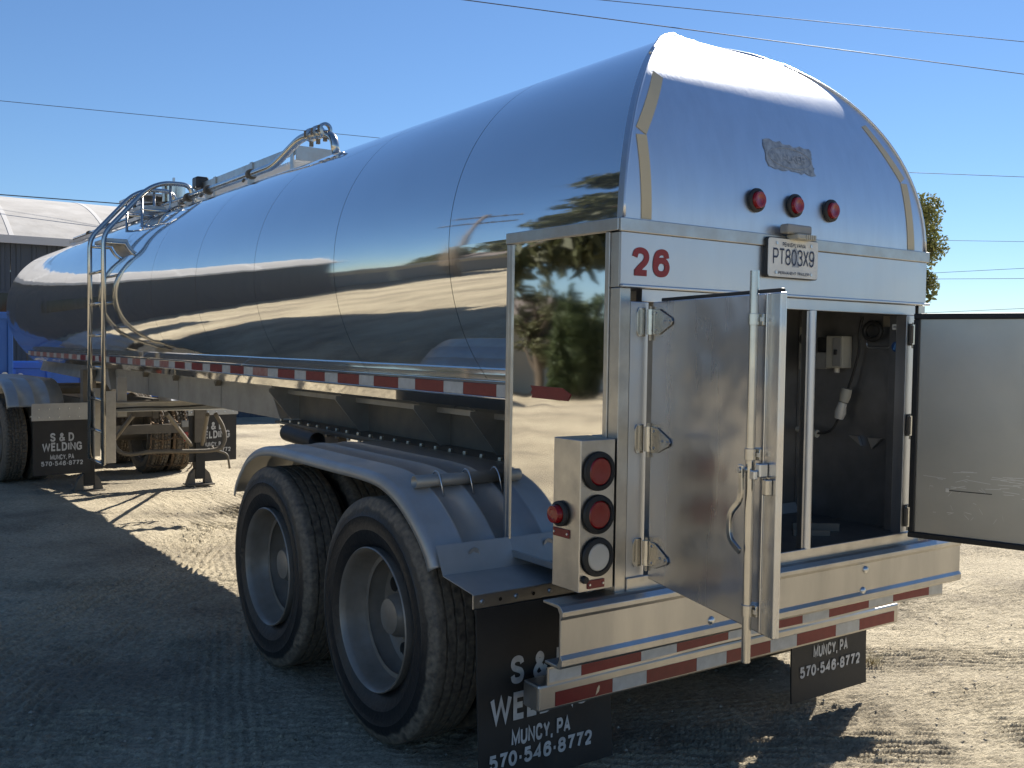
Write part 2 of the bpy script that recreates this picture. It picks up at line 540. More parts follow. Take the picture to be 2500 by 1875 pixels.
# lettering: flat print built from strokes, stretched to a width and height, laid on a surface
def ell(cx, cy, rx, ry, a0=0, a1=360, n=18):
    return [(cx+rx*math.cos(R(a0+(a1-a0)*k/n)), cy+ry*math.sin(R(a0+(a1-a0)*k/n))) for k in range(n+1)]
SM, PLN = 1, 0
GLYPH = {
    'S': (.80, [(SM, [(.96, .76), (.86, .93), (.5, 1), (.14, .93), (.03, .75), (.16, .60), (.5, .51), (.85, .41), (.98, .24), (.86, .06), (.5, 0), (.13, .06), (.02, .26)])]),
    '&': (.90, [(SM, [(1.02, -.02), (.60, .40), (.26, .74), (.24, .90), (.42, 1), (.62, .91), (.60, .75), (.16, .42), (.03, .22), (.16, .03), (.42, 0), (.72, .12), (.95, .46)])]),
    'D': (.82, [(PLN, [(0, .5), (0, 1), (.42, 1)]+ell(.42, .5, .58, .5, 80, -80)+[(.42, 0), (0, 0), (0, .5)])]),
    'W': (1.25, [(PLN, [(0, 1), (.24, 0), (.5, .92), (.76, 0), (1, 1)])]),
    'E': (.72, [(PLN, [(1, 1), (0, 1), (0, 0), (1, 0)]), (PLN, [(0, .52), (.88, .52)])]),
    'L': (.68, [(PLN, [(0, 1), (0, 0), (1, 0)])]),
    'I': (.26, [(PLN, [(.5, 0), (.5, 1)])]),
    'N': (.84, [(PLN, [(0, 0), (0, 1), (1, 0), (1, 1)])]),
    'G': (.86, [(SM, [(.97, .74), (.85, .93), (.5, 1), (.15, .91), (.0, .62), (.0, .38), (.15, .09), (.5, 0), (.8, .05), (.99, .2)]), (PLN, [(1, .02), (1, .44), (.56, .44)])]),
    'M': (1.0, [(PLN, [(0, 0), (0, 1), (.5, .12), (1, 1), (1, 0)])]),
    'U': (.82, [(PLN, [(0, 1), (0, .34)]+ell(.5, .34, .5, .34, 190, 350)+[(1, .34), (1, 1)])]),
    'C': (.84, [(SM, [(.98, .70), (.86, .92), (.5, 1), (.15, .91), (0, .62), (0, .38), (.15, .09), (.5, 0), (.86, .08), (.98, .30)])]),
    'Y': (.84, [(PLN, [(0, 1), (.5, .44), (1, 1)]), (PLN, [(.5, .44), (.5, 0)])]),
    ',': (.26, [(PLN, [(.5, .08), (.5, -.06), (.25, -.22)])]),
    'P': (.78, [(PLN, [(0, 0), (0, 1), (.6, 1)]+ell(.6, .73, .4, .27, 80, -80)+[(.6, .46), (0, .46)])]),
    'R': (.80, [(PLN, [(0, 0), (0, 1), (.6, 1)]+ell(.6, .74, .38, .26, 80, -80)+[(.6, .48), (0, .48)]), (PLN, [(.58, .46), (1, 0)])]),
    'K': (.82, [(PLN, [(0, 0), (0, 1)]), (PLN, [(1, 1), (0, .40)]), (PLN, [(.36, .62), (1, 0)])]),
    'A': (.88, [(PLN, [(0, 0), (.5, 1), (1, 0)]), (PLN, [(.2, .32), (.8, .32)])]),
    'V': (.86, [(PLN, [(0, 1), (.5, 0), (1, 1)])]),
    'T': (.74, [(PLN, [(0, 1), (1, 1)]), (PLN, [(.5, 1), (.5, 0)])]),
    'X': (.82, [(PLN, [(0, 0), (1, 1)]), (PLN, [(0, 1), (1, 0)])]),
    '0': (.74, [(PLN, ell(.5, .5, .5, .5, 90, 450, 28))]),
    '1': (.40, [(PLN, [(.1, .78), (.7, 1), (.7, 0)])]),
    '2': (.74, [(SM, [(.03, .70), (.16, .93), (.5, 1), (.85, .92), (.97, .72), (.86, .50), (.5, .27), (.16, .02)]), (PLN, [(0, 0), (1, 0)])]),
    '3': (.74, [(SM, [(.03, .77), (.2, .96), (.5, 1), (.85, .93), (.95, .76), (.8, .58), (.45, .53)]), (SM, [(.45, .53), (.85, .46), (1, .27), (.88, .07), (.5, 0), (.15, .05), (0, .24)])]),
    '4': (.78, [(PLN, [(.76, 0), (.76, 1), (0, .28), (1, .28)])]),
    '5': (.74, [(PLN, [(.92, 1), (.16, 1), (.08, .50)]), (SM, [(.06, .50), (.3, .62), (.6, .63), (.9, .52), (1, .32), (.9, .1), (.5, 0), (.15, .06), (0, .24)])]),
    '6': (.74, [(SM, [(.94, .72), (.84, .94), (.52, 1), (.17, .88), (.02, .5), (.05, .2), (.2, .05), (.5, 0), (.83, .07), (.98, .31), (.84, .55), (.5, .62), (.18, .54), (.04, .36)])]),
    '7': (.72, [(PLN, [(0, 1), (1, 1), (.62, .56), (.36, 0)])]),
    '8': (.74, [(PLN, ell(.5, .765, .43, .235, 90, 450, 24)), (PLN, ell(.5, .27, .5, .27, 90, 450, 24))]),
    '9': (.74, [(SM, [(.06, .28), (.16, .06), (.48, 0), (.83, .12), (.98, .5), (.95, .8), (.8, .95), (.5, 1), (.17, .93), (.02, .69), (.16, .45), (.5, .38), (.82, .46), (.96, .64)])]),
    '-': (.40, [(PLN, [(.0, .42), (1, .42)])]),
}
def lettering(txt, c, right, up, wid, hei, m, parent, bold=.02, shear=0., name='lettering', mono=False):
    th = (.22 if bold >= .03 else .17 if bold >= .01 else .12)
    # advance
    gap = th+.10
    x = 0
    items = []
    for ch in txt:
        if ch == ' ':
            x += .42
            continue
        gw = GLYPH[ch][0]-th
        if mono:
            gw = .62
        items.append((ch, x, max(gw, .02)))
        x += max(gw, .02)+gap
    total = x-gap+th
    vs, fs = [], []
    right, up = np.array(right, float), np.array(up, float)
    nrm_ = np.cross(right, up)
    layer = 0
    sx_ = wid/total
    tx, ty = th/2, th/2
    for ch, x0, gw in items:
        for smooth_, pl_ in GLYPH[ch][1]:
            pts = [np.array([(x0+tx+p[0]*gw)*sx_, (ty+p[1]*(1-th))*hei]) for p in pl_]
            if smooth_:
                pts = [q[:2] for q in bezier([(a, b, 0) for a, b in pts], 4)]
            n = len(pts)
            closed = np.linalg.norm(pts[0]-pts[-1]) < 1e-6
            hwx, hwy = th/2*sx_, th/2*hei
            k = len(vs)
            layer += 1
            for i in range(n):
                if closed:
                    a, b = pts[i]-pts[i-1 if i else n-2], pts[i+1 if i < n-1 else 1]-pts[i]
                else:
                    a = pts[i]-pts[max(i-1, 0)] if i else pts[1]-pts[0]
                    b = pts[min(i+1, n-1)]-pts[i] if i < n-1 else pts[-1]-pts[-2]
                # work in stroke space where the pen is round
                a, b = a/np.array([hwx, hwy]), b/np.array([hwx, hwy])
                a, b = a/(np.linalg.norm(a)+1e-9), b/(np.linalg.norm(b)+1e-9)
                na, nb = np.array([-a[1], a[0]]), np.array([-b[1], b[0]])
                mm = na+nb
                if np.linalg.norm(mm) < .25:
                    mm = na
                mm /= np.linalg.norm(mm)
                mm = mm/max(.55, mm@na)
                ext = np.zeros(2)
                if not closed and i == 0 and not smooth_:
                    ext = -a*.0
                for s_ in (-1, 1):
                    q = pts[i]+s_*mm*np.array([hwx, hwy])+ext
                    q = q-np.array([wid/2, hei/2])
                    vs.append(q[0]*right+q[1]*up+nrm_*(layer*9e-5+i*1.2e-5))
            for i in range(n-1):
                fs.append((k+2*i, k+2*i+2, k+2*i+3, k+2*i+1))
    me = bpy.data.meshes.new(name)
    me.from_pydata([tuple(v) for v in vs], [], fs)
    me.materials.append(MATS[m])
    me.update()
    return link(name, me, parent, c)

def bezier(pts, n=8):
    # Catmull-Rom through points
    P = [np.array(p, float) for p in pts]
    P = [2*P[0]-P[1]]+P+[2*P[-1]-P[-2]]
    out = []
    for i in range(1, len(P)-2):
        for k in range(n):
            t = k/n
            out.append(.5*((2*P[i])+(-P[i-1]+P[i+1])*t+(2*P[i-1]-5*P[i]+4*P[i+1]-P[i+2])*t*t+(-P[i-1]+3*P[i]-3*P[i+1]+P[i+2])*t**3))
    out.append(P[-2])
    return out

def rounded(pts, r, n=5):
    # polyline with rounded corners
    P = [np.array(p, float) for p in pts]
    out = [P[0]]
    for i in range(1, len(P)-1):
        a, b = P[i-1]-P[i], P[i+1]-P[i]
        la, lb = np.linalg.norm(a), np.linalg.norm(b)
        q = min(r, la*.49, lb*.49)
        s, e = P[i]+a/la*q, P[i]+b/lb*q
        for k in range(n+1):
            t = k/n
            out.append((1-t)**2*s+2*t*(1-t)*P[i]+t*t*e)
    out.append(P[-1])
    return out


# ================================================================== ground
def vnoise(x, y, seed):
    xi, yi = np.floor(x).astype(np.int64), np.floor(y).astype(np.int64)
    fx, fy = x-xi, y-yi
    fx, fy = fx*fx*(3-2*fx), fy*fy*(3-2*fy)
    def h(a, b):
        q = (a*374761393+b*668265263+seed*1442695041) & 0x7fffffff
        q = ((q ^ (q >> 13))*1274126177) & 0x7fffffff
        return ((q ^ (q >> 16)) & 0xffff)/65535.
    return (h(xi, yi)*(1-fx)+h(xi+1, yi)*fx)*(1-fy)+(h(xi, yi+1)*(1-fx)+h(xi+1, yi+1)*fx)*fy
def fbm(x, y, seed, octs=4, gain=.5):
    s, a = 0, 1.
    for k in range(octs):
        s = s+a*(vnoise(x*2**k, y*2**k, seed+k)-.5)
        a *= gain
    return s
def axis_pts(lo, hi, fine, far, growth):
    a = list(np.arange(lo, hi, fine))
    st, p = fine, a[0]
    pre = []
    while p > -far:
        st *= growth
        p -= st
        pre.append(p)
    st, p = fine, a[-1]
    post = []
    while p < far:
        st *= growth
        p += st
        post.append(p)
    return np.array(pre[::-1]+a+post)
gx = axis_pts(-3.2, 3.0, .0125, 420, 1.035)
gy = axis_pts(-1.4, 4.6, .0125, 420, 1.035)
GX, GY = np.meshgrid(gx, gy, indexing='ij')
near = np.exp(-np.maximum(0, np.hypot(GX, GY-4)-12)**2/60.)
GZ = ground_z(GX, GY)
GZ += near*(.030*fbm(GX*.8, GY*.8, 3, 3)+.007*fbm(GX*4.5, GY*4.5, 11, 3))
GZ += np.where(near > .3, .0035*fbm(GX*15, GY*15, 21, 4, .8), 0)
# crusted drag marks lying across the yard
ua, va = GX*.817-GY*.577, GX*.577+GY*.817
wv = va+.06*fbm(ua*1.3, va*1.3, 51, 2)
rid = 1-np.abs(2*vnoise(ua*3.6, wv*19, 61)-1)
rid2 = 1-np.abs(2*vnoise(ua*7.5, wv*34, 62)-1)
patch = np.clip(vnoise(GX*.9, GY*.9, 63)*1.8-.35, 0, 1)
GZ += near*(patch*.012*(rid**7)+.006*(rid2**4)*(.35+patch))
# wheel tracks pressed into the dirt: bands with long ribs broken by lugs
for (px, py, ang, wd, per, amp, sd_) in [
        (1.2, -.2, -30, .45, .055, .010, 1), (2.1, .6, -33, .4, .06, .010, 2), (.8, .35, -24, .35, .05, .009, 3),
        (2.4, 1.5, -20, .5, .06, .008, 4), (1.6, -.9, -36, .5, .055, .010, 5), (3.0, 2.6, -10, .5, .07, .008, 6),
        (-.6, 6.2, 58, .40, .07, .012, 7), (-.1, 6.6, 60, .32, .07, .011, 8), (-1.9, 5.0, -28, .35, .07, .010, 9),
        (-2.6, 3.2, 82, .45, .055, .0035, 10), (-2.0, 7.6, -25, .4, .07, .010, 11), (-1.9, 1.2, 74, .5, .055, .0035, 12), (-1.5, 4.2, 66, .4, .06, .004, 13)]:
    a = R(ang)
    u = (GX-px)*math.cos(a)+(GY-py)*math.sin(a)
    v = -(GX-px)*math.sin(a)+(GY-py)*math.cos(a)+.10*np.sin(u*.55+sd_)
    v = v+.02*fbm(u*3, v*3, sd_*7, 2)
    m_ = np.clip(1.3-np.abs(v)/wd*1.3, 0, 1)*np.clip(1.4-np.abs(u)/7, 0, 1)
    ribs = np.sin(2*math.pi*v/per+.35*np.sin(u*38/(1+sd_*.1))+.8*fbm(u*6, v*3, sd_+70, 2))
    lug = .80+.20*np.sin(2*math.pi*u/.06+2*v/per)
    GZ += m_*(amp*1.1*ribs*(.5+.5*lug)*(.35+1.2*vnoise(u*2.3, v*2.3, sd_+40))-amp*.7)
co = np.stack([GX, GY, GZ], -1).reshape(-1, 3)
nu, nv = GX.shape
ii = (np.arange(nu-1)[:, None]*nv+np.arange(nv-1)[None, :]).ravel()
quads = np.stack([ii, ii+nv, ii+nv+1, ii+1], 1)
me = bpy.data.meshes.new('ground')
me.vertices.add(len(co))
me.vertices.foreach_set('co', co.ravel())
me.loops.add(quads.size)
me.loops.foreach_set('vertex_index', quads.ravel())
me.polygons.add(len(quads))
me.polygons.foreach_set('loop_start', np.arange(0, quads.size, 4))
me.update(calc_edges=True)
me.validate()
me.polygons.foreach_set('use_smooth', [True]*len(me.polygons))
me.materials.append(MATS['dirt'])
ground = bpy.data.objects.new('ground', me)
COL.objects.link(ground)
ground['kind'] = 'structure'

# loose stones: nobody could count them
def stones(n, xr, yr, s0, s1, name):
    mb_v, mb_f = [], []
    oc = np.array([(1, 0, 0), (-1, 0, 0), (0, 1, 0), (0, -1, 0), (0, 0, 1), (0, 0, -1)], float)
    of = [(0, 2, 4), (2, 1, 4), (1, 3, 4), (3, 0, 4), (2, 0, 5), (1, 2, 5), (3, 1, 5), (0, 3, 5)]
    for k in range(n):
        x, y = rng.uniform(*xr), rng.uniform(*yr)
        s_ = s0*(s1/s0)**(rng.random()**2.5)
        q = oc*rng.uniform(.6, 1.2, (6, 3))*np.array([1, 1, .6])*s_
        a = rng.uniform(0, 6.28)
        rot = np.array([[math.cos(a), -math.sin(a), 0], [math.sin(a), math.cos(a), 0], [0, 0, 1]])
        q = q@rot.T+np.array([x, y, float(ground_z(x, y))+.1*s_])
        b = len(mb_v)
        mb_v += q.tolist()
        mb_f += [tuple(i+b for i in f) for f in of]
    m = bpy.data.meshes.new(name)
    m.from_pydata(mb_v, [], mb_f)
    m.materials.append(MATS['stone'])
    o = bpy.data.objects.new(name, m)
    COL.objects.link(o)
    o['kind'] = 'stuff'
    o['label'] = 'small loose stones scattered over the packed dirt yard'
    o['category'] = 'gravel'
stones(9000, (-4, 5), (-1.5, 14), .003, .016, 'gravel')

# ================================================================== tank trailer
RT, ZC = .918, 2.135          # tank radius and axis height
T = thing('tank_trailer', 'long polished stainless tank trailer with rear cabinet doors open', 'tank trailer', (0, 0, 0))
def px3(x, y): return (550+x*.36166, 1000+y*.36166)
def px2(x, y): return (x*.31646, 800+y*.31646)
def yrear(z):
    t = min(max((z-2.153)/.905, 0), .9995)
    return .62*(1-math.sqrt(1-t*t))

SEAMS = [1.18+1.207*k for k in range(10)]+[12.75, 13.70]
GAP = .0028
NT = 72
def tank_pt(th, y, r=RT): return (r*math.cos(th), y, ZC+r*math.sin(th))
for k in range(len(SEAMS)):
    y1 = SEAMS[k]-GAP
    mb = MB()
    if k == 0:
        mb.grid(lambda i, j: tank_pt(math.pi*i/NT, (yrear(ZC+RT*math.sin(math.pi*i/NT))+.002)*(1-j/4)+y1*j/4), NT+1, 5)
        mb.grid(lambda i, j: tank_pt(math.pi+math.pi*i/NT, .70*(1-j/4)+y1*j/4), NT+1, 5)
    else:
        y0 = SEAMS[k-1]+GAP*.5
        mb.grid(lambda i, j: tank_pt(math.pi*i/NT, y0*(1-j/3)+y1*j/3), 2*NT, 4, cu=True)
    mb.build('tank_sheet', 'polished', T, smooth=180)
mb = MB()
mb.grid(lambda i, j: tank_pt(math.pi*i/NT, (.70, 13.7)[j], RT-.007), 2*NT, 2, cu=True)
mb.build('tank_liner', 'under_steel', T, smooth=180)
# front head
prof = [(RT-.002, 13.705)]+[(RT*math.cos(a)**.55, 13.705+.42*math.sin(a)) for a in np.linspace(.05, math.pi/2-.02, 14)]+[(.0005, 14.125)]
MB().lathe([(r, a) for r, a in prof], (0, 0, ZC), 1, 96).build('tank_head', 'polished', T, smooth=60)

# rear shell: sheet bent forward, trimmed by the barrel
NZ, NX = 40, 41
def shell(i, j):
    z = 2.153+(3.0515-2.153)*(1-(1-i/(NZ-1))**1.6)
    xm = math.sqrt(max(RT*RT-(z-ZC)**2, .0004))+.002
    return (xm*(2*j/(NX-1)-1), yrear(z), z)
MB().grid(shell, NZ, NX).build('rear_shell', 'satin_shell', T, smooth=180)
def seam_pts(r, dy, n=60):
    out = []
    for i in range(n+1):
        a = math.pi*i/n*.985+.0236
        z = ZC+r*math.sin(a)
        out.append((r*math.cos(a), yrear(min(z, 3.0515))+dy, z))
    return out
s0_, s1_ = seam_pts(RT+.0035, -.004), seam_pts(RT+.0035, .034)
MB().solid(lambda i, j: (s0_, s1_)[j][i], 61, 2, lambda i, j: (-(s0_[i][0])*.003, 0, -.002)).build('shell_flange', 'satin_panel', T, smooth=40)
MB().tube(seam_pts(RT+.004, -.004), .0055, 8).build('shell_bead', 'satin_shell', T, smooth=180)
# wrinkled weld bead over the crown
MB().tube([(p[0]*(1+.004*random.random()), p[1]+.012*random.random(), p[2]+.004+.006*random.random()) for p in seam_pts(RT+.003, .004)[16:45]], .008, 8).build('crown_weld', 'satin_shell', T, smooth=180)

# clearance lamps of the rear shell
def lamp(c, n, r_g, r_l, depth, lens, parent, t=.018):
    # n = outward unit vector along x or y
    ax = 0 if abs(n[0]) > .5 else 1
    sg = n[ax]
    g = MB().lathe([(.0005, 0), (r_g*.9, 0), (r_g, sg*t*.35), (r_g*.97, sg*t*.8), (r_l*1.06, sg*t), (r_l*1.0, sg*t*.6), (.0005, sg*t*.6)], c, ax, 40).build('lamp_grommet', 'black_rubber', parent, smooth=35)
    d = depth
    MB().lathe([(r_l*.99, sg*t*.5), (r_l*.985, sg*d*.8), (r_l*.9, sg*d), (r_l*.55, sg*d*1.03), (r_l*.5, sg*d*1.0), (.0005, sg*d*1.02)], c, ax, 40).build('lamp_lens', lens, g, smooth=35)
    return g
for x in (-.233, -.003, .228):
    lamp((x, .004, 2.280), (0, -1, 0), .0475, .034, .03, 'red_lens', T)

# old tape strips on the rear shell
def strip(pts, nsub, name='tape_strip', m='old_tape', off=.0025):
    # quad given as top-left, top-right, bottom-right, bottom-left in (x, z) on the shell
    tl, tr, br, bl = [np.array(p) for p in pts]
    def fn(i, j):
        t = i/nsub
        a, b = tl*(1-t)+bl*t, tr*(1-t)+br*t
        p = a*(1-j/2)+b*j/2
        return (p[0], yrear(p[1])-off, p[1])
    return MB().solid(fn, nsub+1, 3, lambda i, j: (0, .0015, 0)).build(name, m, T, smooth=40)
strip(((-.656, 2.743), (-.616, 2.72), (-.786, 2.468), (-.830, 2.493)), 8)
strip(((-.836, 2.464), (-.785, 2.467), (-.789, 2.157), (-.838, 2.157)), 8)
strip(((.603, 2.704), (.638, 2.716), (.809, 2.483), (.773, 2.459)), 8)
strip(((.773, 2.457), (.819, 2.458), (.838, 2.156), (.787, 2.156)), 8)
# worn maker's sticker with a faint oval
rag = []
for (a, b) in (((-.14, 2.548), (.155, 2.532)), ((.155, 2.532), (.158, 2.424)), ((.158, 2.424), (-.135, 2.427)), ((-.135, 2.427), (-.14, 2.548))):
    for k in range(14):
        t = k/14
        rag.append((a[0]*(1-t)+b[0]*t+random.uniform(-.006, .006), a[1]*(1-t)+b[1]*t+random.uniform(-.009, .005)))
mb = MB()
cx_, cz_ = .01, 2.483
mb.v = [(cx_, yrear(cz_)-.002, cz_)]+[(x, yrear(z)-.002, z) for x, z in rag]
mb.f = [(0, i+1, (i+1) % len(rag)+1) for i in range(len(rag))]
stk = mb.build('worn_sticker', 'sticker_grey', T)
MB().tube([(.012+.132*math.cos(a), yrear(2.478+.042*math.sin(a))-.003, 2.478+.042*math.sin(a)) for a in np.linspace(0, 2*math.pi, 60, endpoint=False)], .0009, 5, closed=True).build('sticker_oval', 'sticker_line', stk, smooth=180)
lettering('WALKER', (.012, yrear(2.478)-.0048, 2.478), (1, 0, 0), (0, .24, .97), .19, .036, 'sticker_line', stk, bold=-.004)

# belt trim and cabinet
def bar(name, m, x0, x1, y0, y1, z0, z1, parent=T, bevel=.002):
    return MB().box(x0, x1, y0, y1, z0, z1).build(name, m, parent, bevel=bevel)
W = .933
bar('belt_trim', 'trim', -W-.010, W+.010, -.014, -.0005, 2.105, 2.153, bevel=.003)
for sx in (-1, 1):
    x0, x1 = sorted((sx*(W+.0125), sx*(W-.006)))
    bar('belt_trim', 'trim', x0, x1, .0002, .690, 2.108, 2.153, bevel=.003)
bar('header_panel', 'satin_panel', -W, W, -.006, .004, 1.919, 2.1045)
bar('header_lip', 'satin_panel', -W-.004, W+.012, -.022, -.004, 1.908, 1.9185, bevel=.003)
bar('header_rail', 'satin_panel', -.828, .858, -.003, .03, 1.861, 1.907)
for sx in (-1, 1):
    for nm, a, b, y0, m in (('corner_post', .884, W, -.004, 'trim'), ('door_jamb', .795, .8815, -.003, 'satin_panel')):
        x0, x1 = sorted((sx*a, sx*b))
        bar(nm, m, x0, x1, y0, .05, .80, 1.9075 if nm == 'corner_post' else 1.860)
    x0, x1 = sorted((sx*.884, sx*W))
    bar('corner_cap', 'trim', x0, x1, .0045, .0505, 1.9095, 2.1045)
    # side panel and its frame
    x0, x1 = sorted((sx*W, sx*(W-.004)))
    bar('side_panel', 'mirror_panel', x0, x1, .052, .672, .845, 2.1075, bevel=0)
    x0, x1 = sorted((sx*(W+.006), sx*(W-.008)))
    bar('side_frame', 'trim', x0, x1, .672, .690, .838, 2.1075)
    bar('side_frame', 'trim', x0, x1, .650, .6715, .862, 2.1070)
    bar('side_frame', 'trim', x0, x1, .0515, .075, .862, 2.1070)
    bar('side_frame', 'trim', x0, x1, .0515, .6715, .836, .8615)
    # inner wall and jamb return
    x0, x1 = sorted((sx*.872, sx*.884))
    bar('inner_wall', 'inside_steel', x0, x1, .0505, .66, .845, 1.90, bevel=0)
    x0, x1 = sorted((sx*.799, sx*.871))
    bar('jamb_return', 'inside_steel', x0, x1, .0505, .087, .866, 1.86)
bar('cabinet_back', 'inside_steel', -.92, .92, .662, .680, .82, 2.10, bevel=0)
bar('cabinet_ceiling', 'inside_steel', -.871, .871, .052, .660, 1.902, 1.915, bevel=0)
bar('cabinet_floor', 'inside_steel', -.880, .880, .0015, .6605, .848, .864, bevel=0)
bar('door_sill', 'trim', -.883, .883, -.012, .001, .80, .868, bevel=.003)
bar('sill_ledge', 'bumper_metal', -.93, .93, -.02, .30, .785, .7985)
# centre post of the doorway
MB().tube([(.13, .005, .865), (.13, .005, 1.86)], .021, 14).build('centre_post', 'satin_panel', T, smooth=40)
bar('post_flange', 'trim', .100, .112, .002, .03, .866, 1.859)
# number on the header
for s_, x in (('2', -.842), ('6', -.741)):
    lettering(s_, (x, -.0075, 2.003), (1, 0, 0), (0, 0, 1), .086, .102, 'red_vinyl', T, bold=.045, name='number')
# licence plate
PX, PZ = -.0355, 2.0618
def rrect(w_, h_, r, n=6):
    out = []
    for cx, cz, a0 in ((w_-r, h_-r, 0), (-w_+r, h_-r, 90), (-w_+r, -h_+r, 180), (w_-r, -h_+r, 270)):
        for k in range(n+1):
            a = R(a0+90*k/n)
            out.append((cx+r*math.cos(a), cz+r*math.sin(a)))
    return out
bk = MB().prism([(PX+a, PZ+b) for a, b in rrect(.156, .080, .014)], 1, -.026, -.0065).build('plate_holder', 'black_plastic', T)
pl = MB().prism([(PX+a, PZ+b) for a, b in rrect(.1525, .0762, .012)], 1, -.0305, -.0265).build('licence_plate', 'plate_white', T, bevel=.001)
MB().prism([(PX+.01+a, PZ+b) for a, b in ((-.022, .034), (-.008, .034), (-.008, .042), (.008, .042), (.008, .034), (.022, .034), (.016, -.022), (.022, -.034), (-.022, -.034), (-.016, -.022))], 1, -.0314, -.0306).build('keystone_emblem', 'sticker_line', pl)
lettering('PENNSYLVANIA', (PX, -.0318, PZ+.053), (1, 0, 0), (0, 0, 1), .14, .017, 'print_navy', pl, bold=.012)
lettering('PT803X9', (PX, -.0320, PZ+.004), (1, 0, 0), (0, 0, 1), .252, .066, 'print_navy', pl, bold=.008, mono=True)
lettering('PERMANENT TRAILER', (PX, -.0318, PZ-.060), (1, 0, 0), (0, 0, 1), .185, .012, 'print_navy', pl, bold=.01)
for dx, dz in ((-.105, .056), (.105, .056), (-.108, -.060), (.108, -.060)):
    MB().lathe([(.0005, -.004), (.006, -.004), (.0065, 0)], (PX+dx, -.031, PZ+dz), 1, 10).build('plate_bolt', 'zinc', pl, smooth=40)
lp = MB().box(-.108, .042, -.058, -.0145, 2.158, 2.196).build('plate_lamp', 'grey_plastic', T, bevel=.008)
MB().box(-.065, .050, -.075, -.0145, 2.136, 2.1575).build('lamp_hood', 'cream_plastic', lp, bevel=.005)
for k in range(5):
    MB().box(-.018+k*.013, -.010+k*.013, -.0778, -.0753, 2.138, 2.156).build('lamp_rib', 'cream_plastic', lp)

# things fixed to the right inner wall of the cabinet
XI = .871
bxo = MB().box(XI-.075, XI, .338, .433, 1.611, 1.766).build('control_box', 'cream_plastic', T, bevel=.004)
MB().box(XI-.079, XI-.0755, .345, .392, 1.62, 1.757).build('box_cover', 'grey_plastic', bxo, bevel=.002)
MB().box(XI-.09, XI-.0795, .365, .378, 1.675, 1.70).build('box_latch', 'black_plastic', bxo, bevel=.002)
br_ = MB().box(XI-.07, XI, .434, .50, 1.605, 1.685).build('breaker_block', 'grey_plastic', T, bevel=.004)
MB().box(XI-.06, XI, .434, .498, 1.686, 1.76).build('motor_block', 'black_plastic', T, bevel=.006)
fl = MB().box(XI-.10, XI-.088, .497, .575, 1.599, 1.811).build('meter_flange', 'cream_plastic', T, bevel=.004)
for zz in (1.66, 1.75):
    MB().lathe([(.0005, -.012), (.030, -.012), (.034, -.006), (.036, 0)], (XI-.101, .536, zz), 0, 24).build('meter_port', 'grey_plastic' if zz < 1.7 else 'black_plastic', fl, smooth=40)
MB().tube([(XI-.03, .40, 1.61), (XI-.03, .40, 1.588)], .014, 10).build('conduit_fitting', 'white_lens', T, smooth=40)
MB().tube(bezier([(XI-.03, .262, 1.86), (XI-.035, .275, 1.79), (XI-.03, .28, 1.69), (XI-.035, .305, 1.58), (XI-.04, .325, 1.515)]), .006, 8).build('power_cord', 'black_rubber', T, smooth=180)
pg = MB().tube([(XI-.042, .330, 1.512), (XI-.044, .338, 1.475), (XI-.046, .345, 1.448)], [.026, .027, .022], 16).build('cord_plug', 'cream_plastic', T, smooth=40)
MB().tube([(XI-.047, .347, 1.444), (XI-.049, .352, 1.425), (XI-.05, .358, 1.395), (XI-.052, .366, 1.365)], [.021, .023, .028, .022], 16).build('plug_socket', 'white_lens', pg, smooth=40)
MB().tube(bezier([(XI-.052, .368, 1.362), (XI-.055, .40, 1.31), (XI-.06, .45, 1.287), (XI-.065, .49, 1.285)]), .0055, 8).build('power_cord', 'black_rubber', T, smooth=180)
MB().tube([(XI-.065, .478, 1.281), (XI-.065, .500, 1.283), (XI-.066, .505, 1.284), (XI-.07, .60, 1.297)], [.020, .020, .015, .014], 16).build('hose_nozzle', 'cream_plastic', T, smooth=40)
MB().tube(rounded([(XI-.03, .238, 1.752), (XI-.03, .233, 1.712), (XI-.03, .11, 1.711), (XI-.03, .105, 1.77)], .015), .0035, 8).build('wire_hook', 'zinc', T, smooth=180)
MB().prism([(.224, 1.282), (.150, 1.282), (.201, 1.231)], 0, XI-.02, XI-.002).build('wall_gusset', 'trim', T)
MB().prism([(.33, 1.284), (.28, 1.284), (.262, 1.24)], 0, XI-.02, XI-.002).build('wall_gusset', 'trim', T)
bar('hanger_bracket', 'bolt_steel', XI-.02, XI, .120, .158, 1.81, 1.862)
MB().tube([(XI-.03+.0*math.cos(a), .206+.045*math.cos(a), 1.79+.04*math.sin(a)) for a in np.linspace(0, 6.2832, 24, endpoint=False)], .012, 8, closed=True).build('coiled_hose', 'black_rubber', T, smooth=180)
# stickers on the jamb return
st = MB().lathe([(.0005, 0), (.024, 0)], (.7975, .05, 1.717), 0, 32).build('round_sticker', 'blue_vinyl', T)
MB().tube([(.7968, .064, 1.704), (.7968, .05, 1.735), (.7968, .036, 1.704)], .0014, 5).build('sticker_mark', 'blue_line', st)
MB().tube([(.7968, .057, 1.704), (.7968, .05, 1.722), (.7968, .043, 1.704)], .0010, 5).build('sticker_mark', 'blue_line', st)
wl = MB().box(.797, .7985, .022, .072, 1.796, 1.820).build('warning_label', 'plate_white', T)
for zz in (1.811, 1.804):
    MB().box(.7964, .7969, .028, .066, zz-.0016, zz+.0016).build('label_line', 'print_navy', wl)
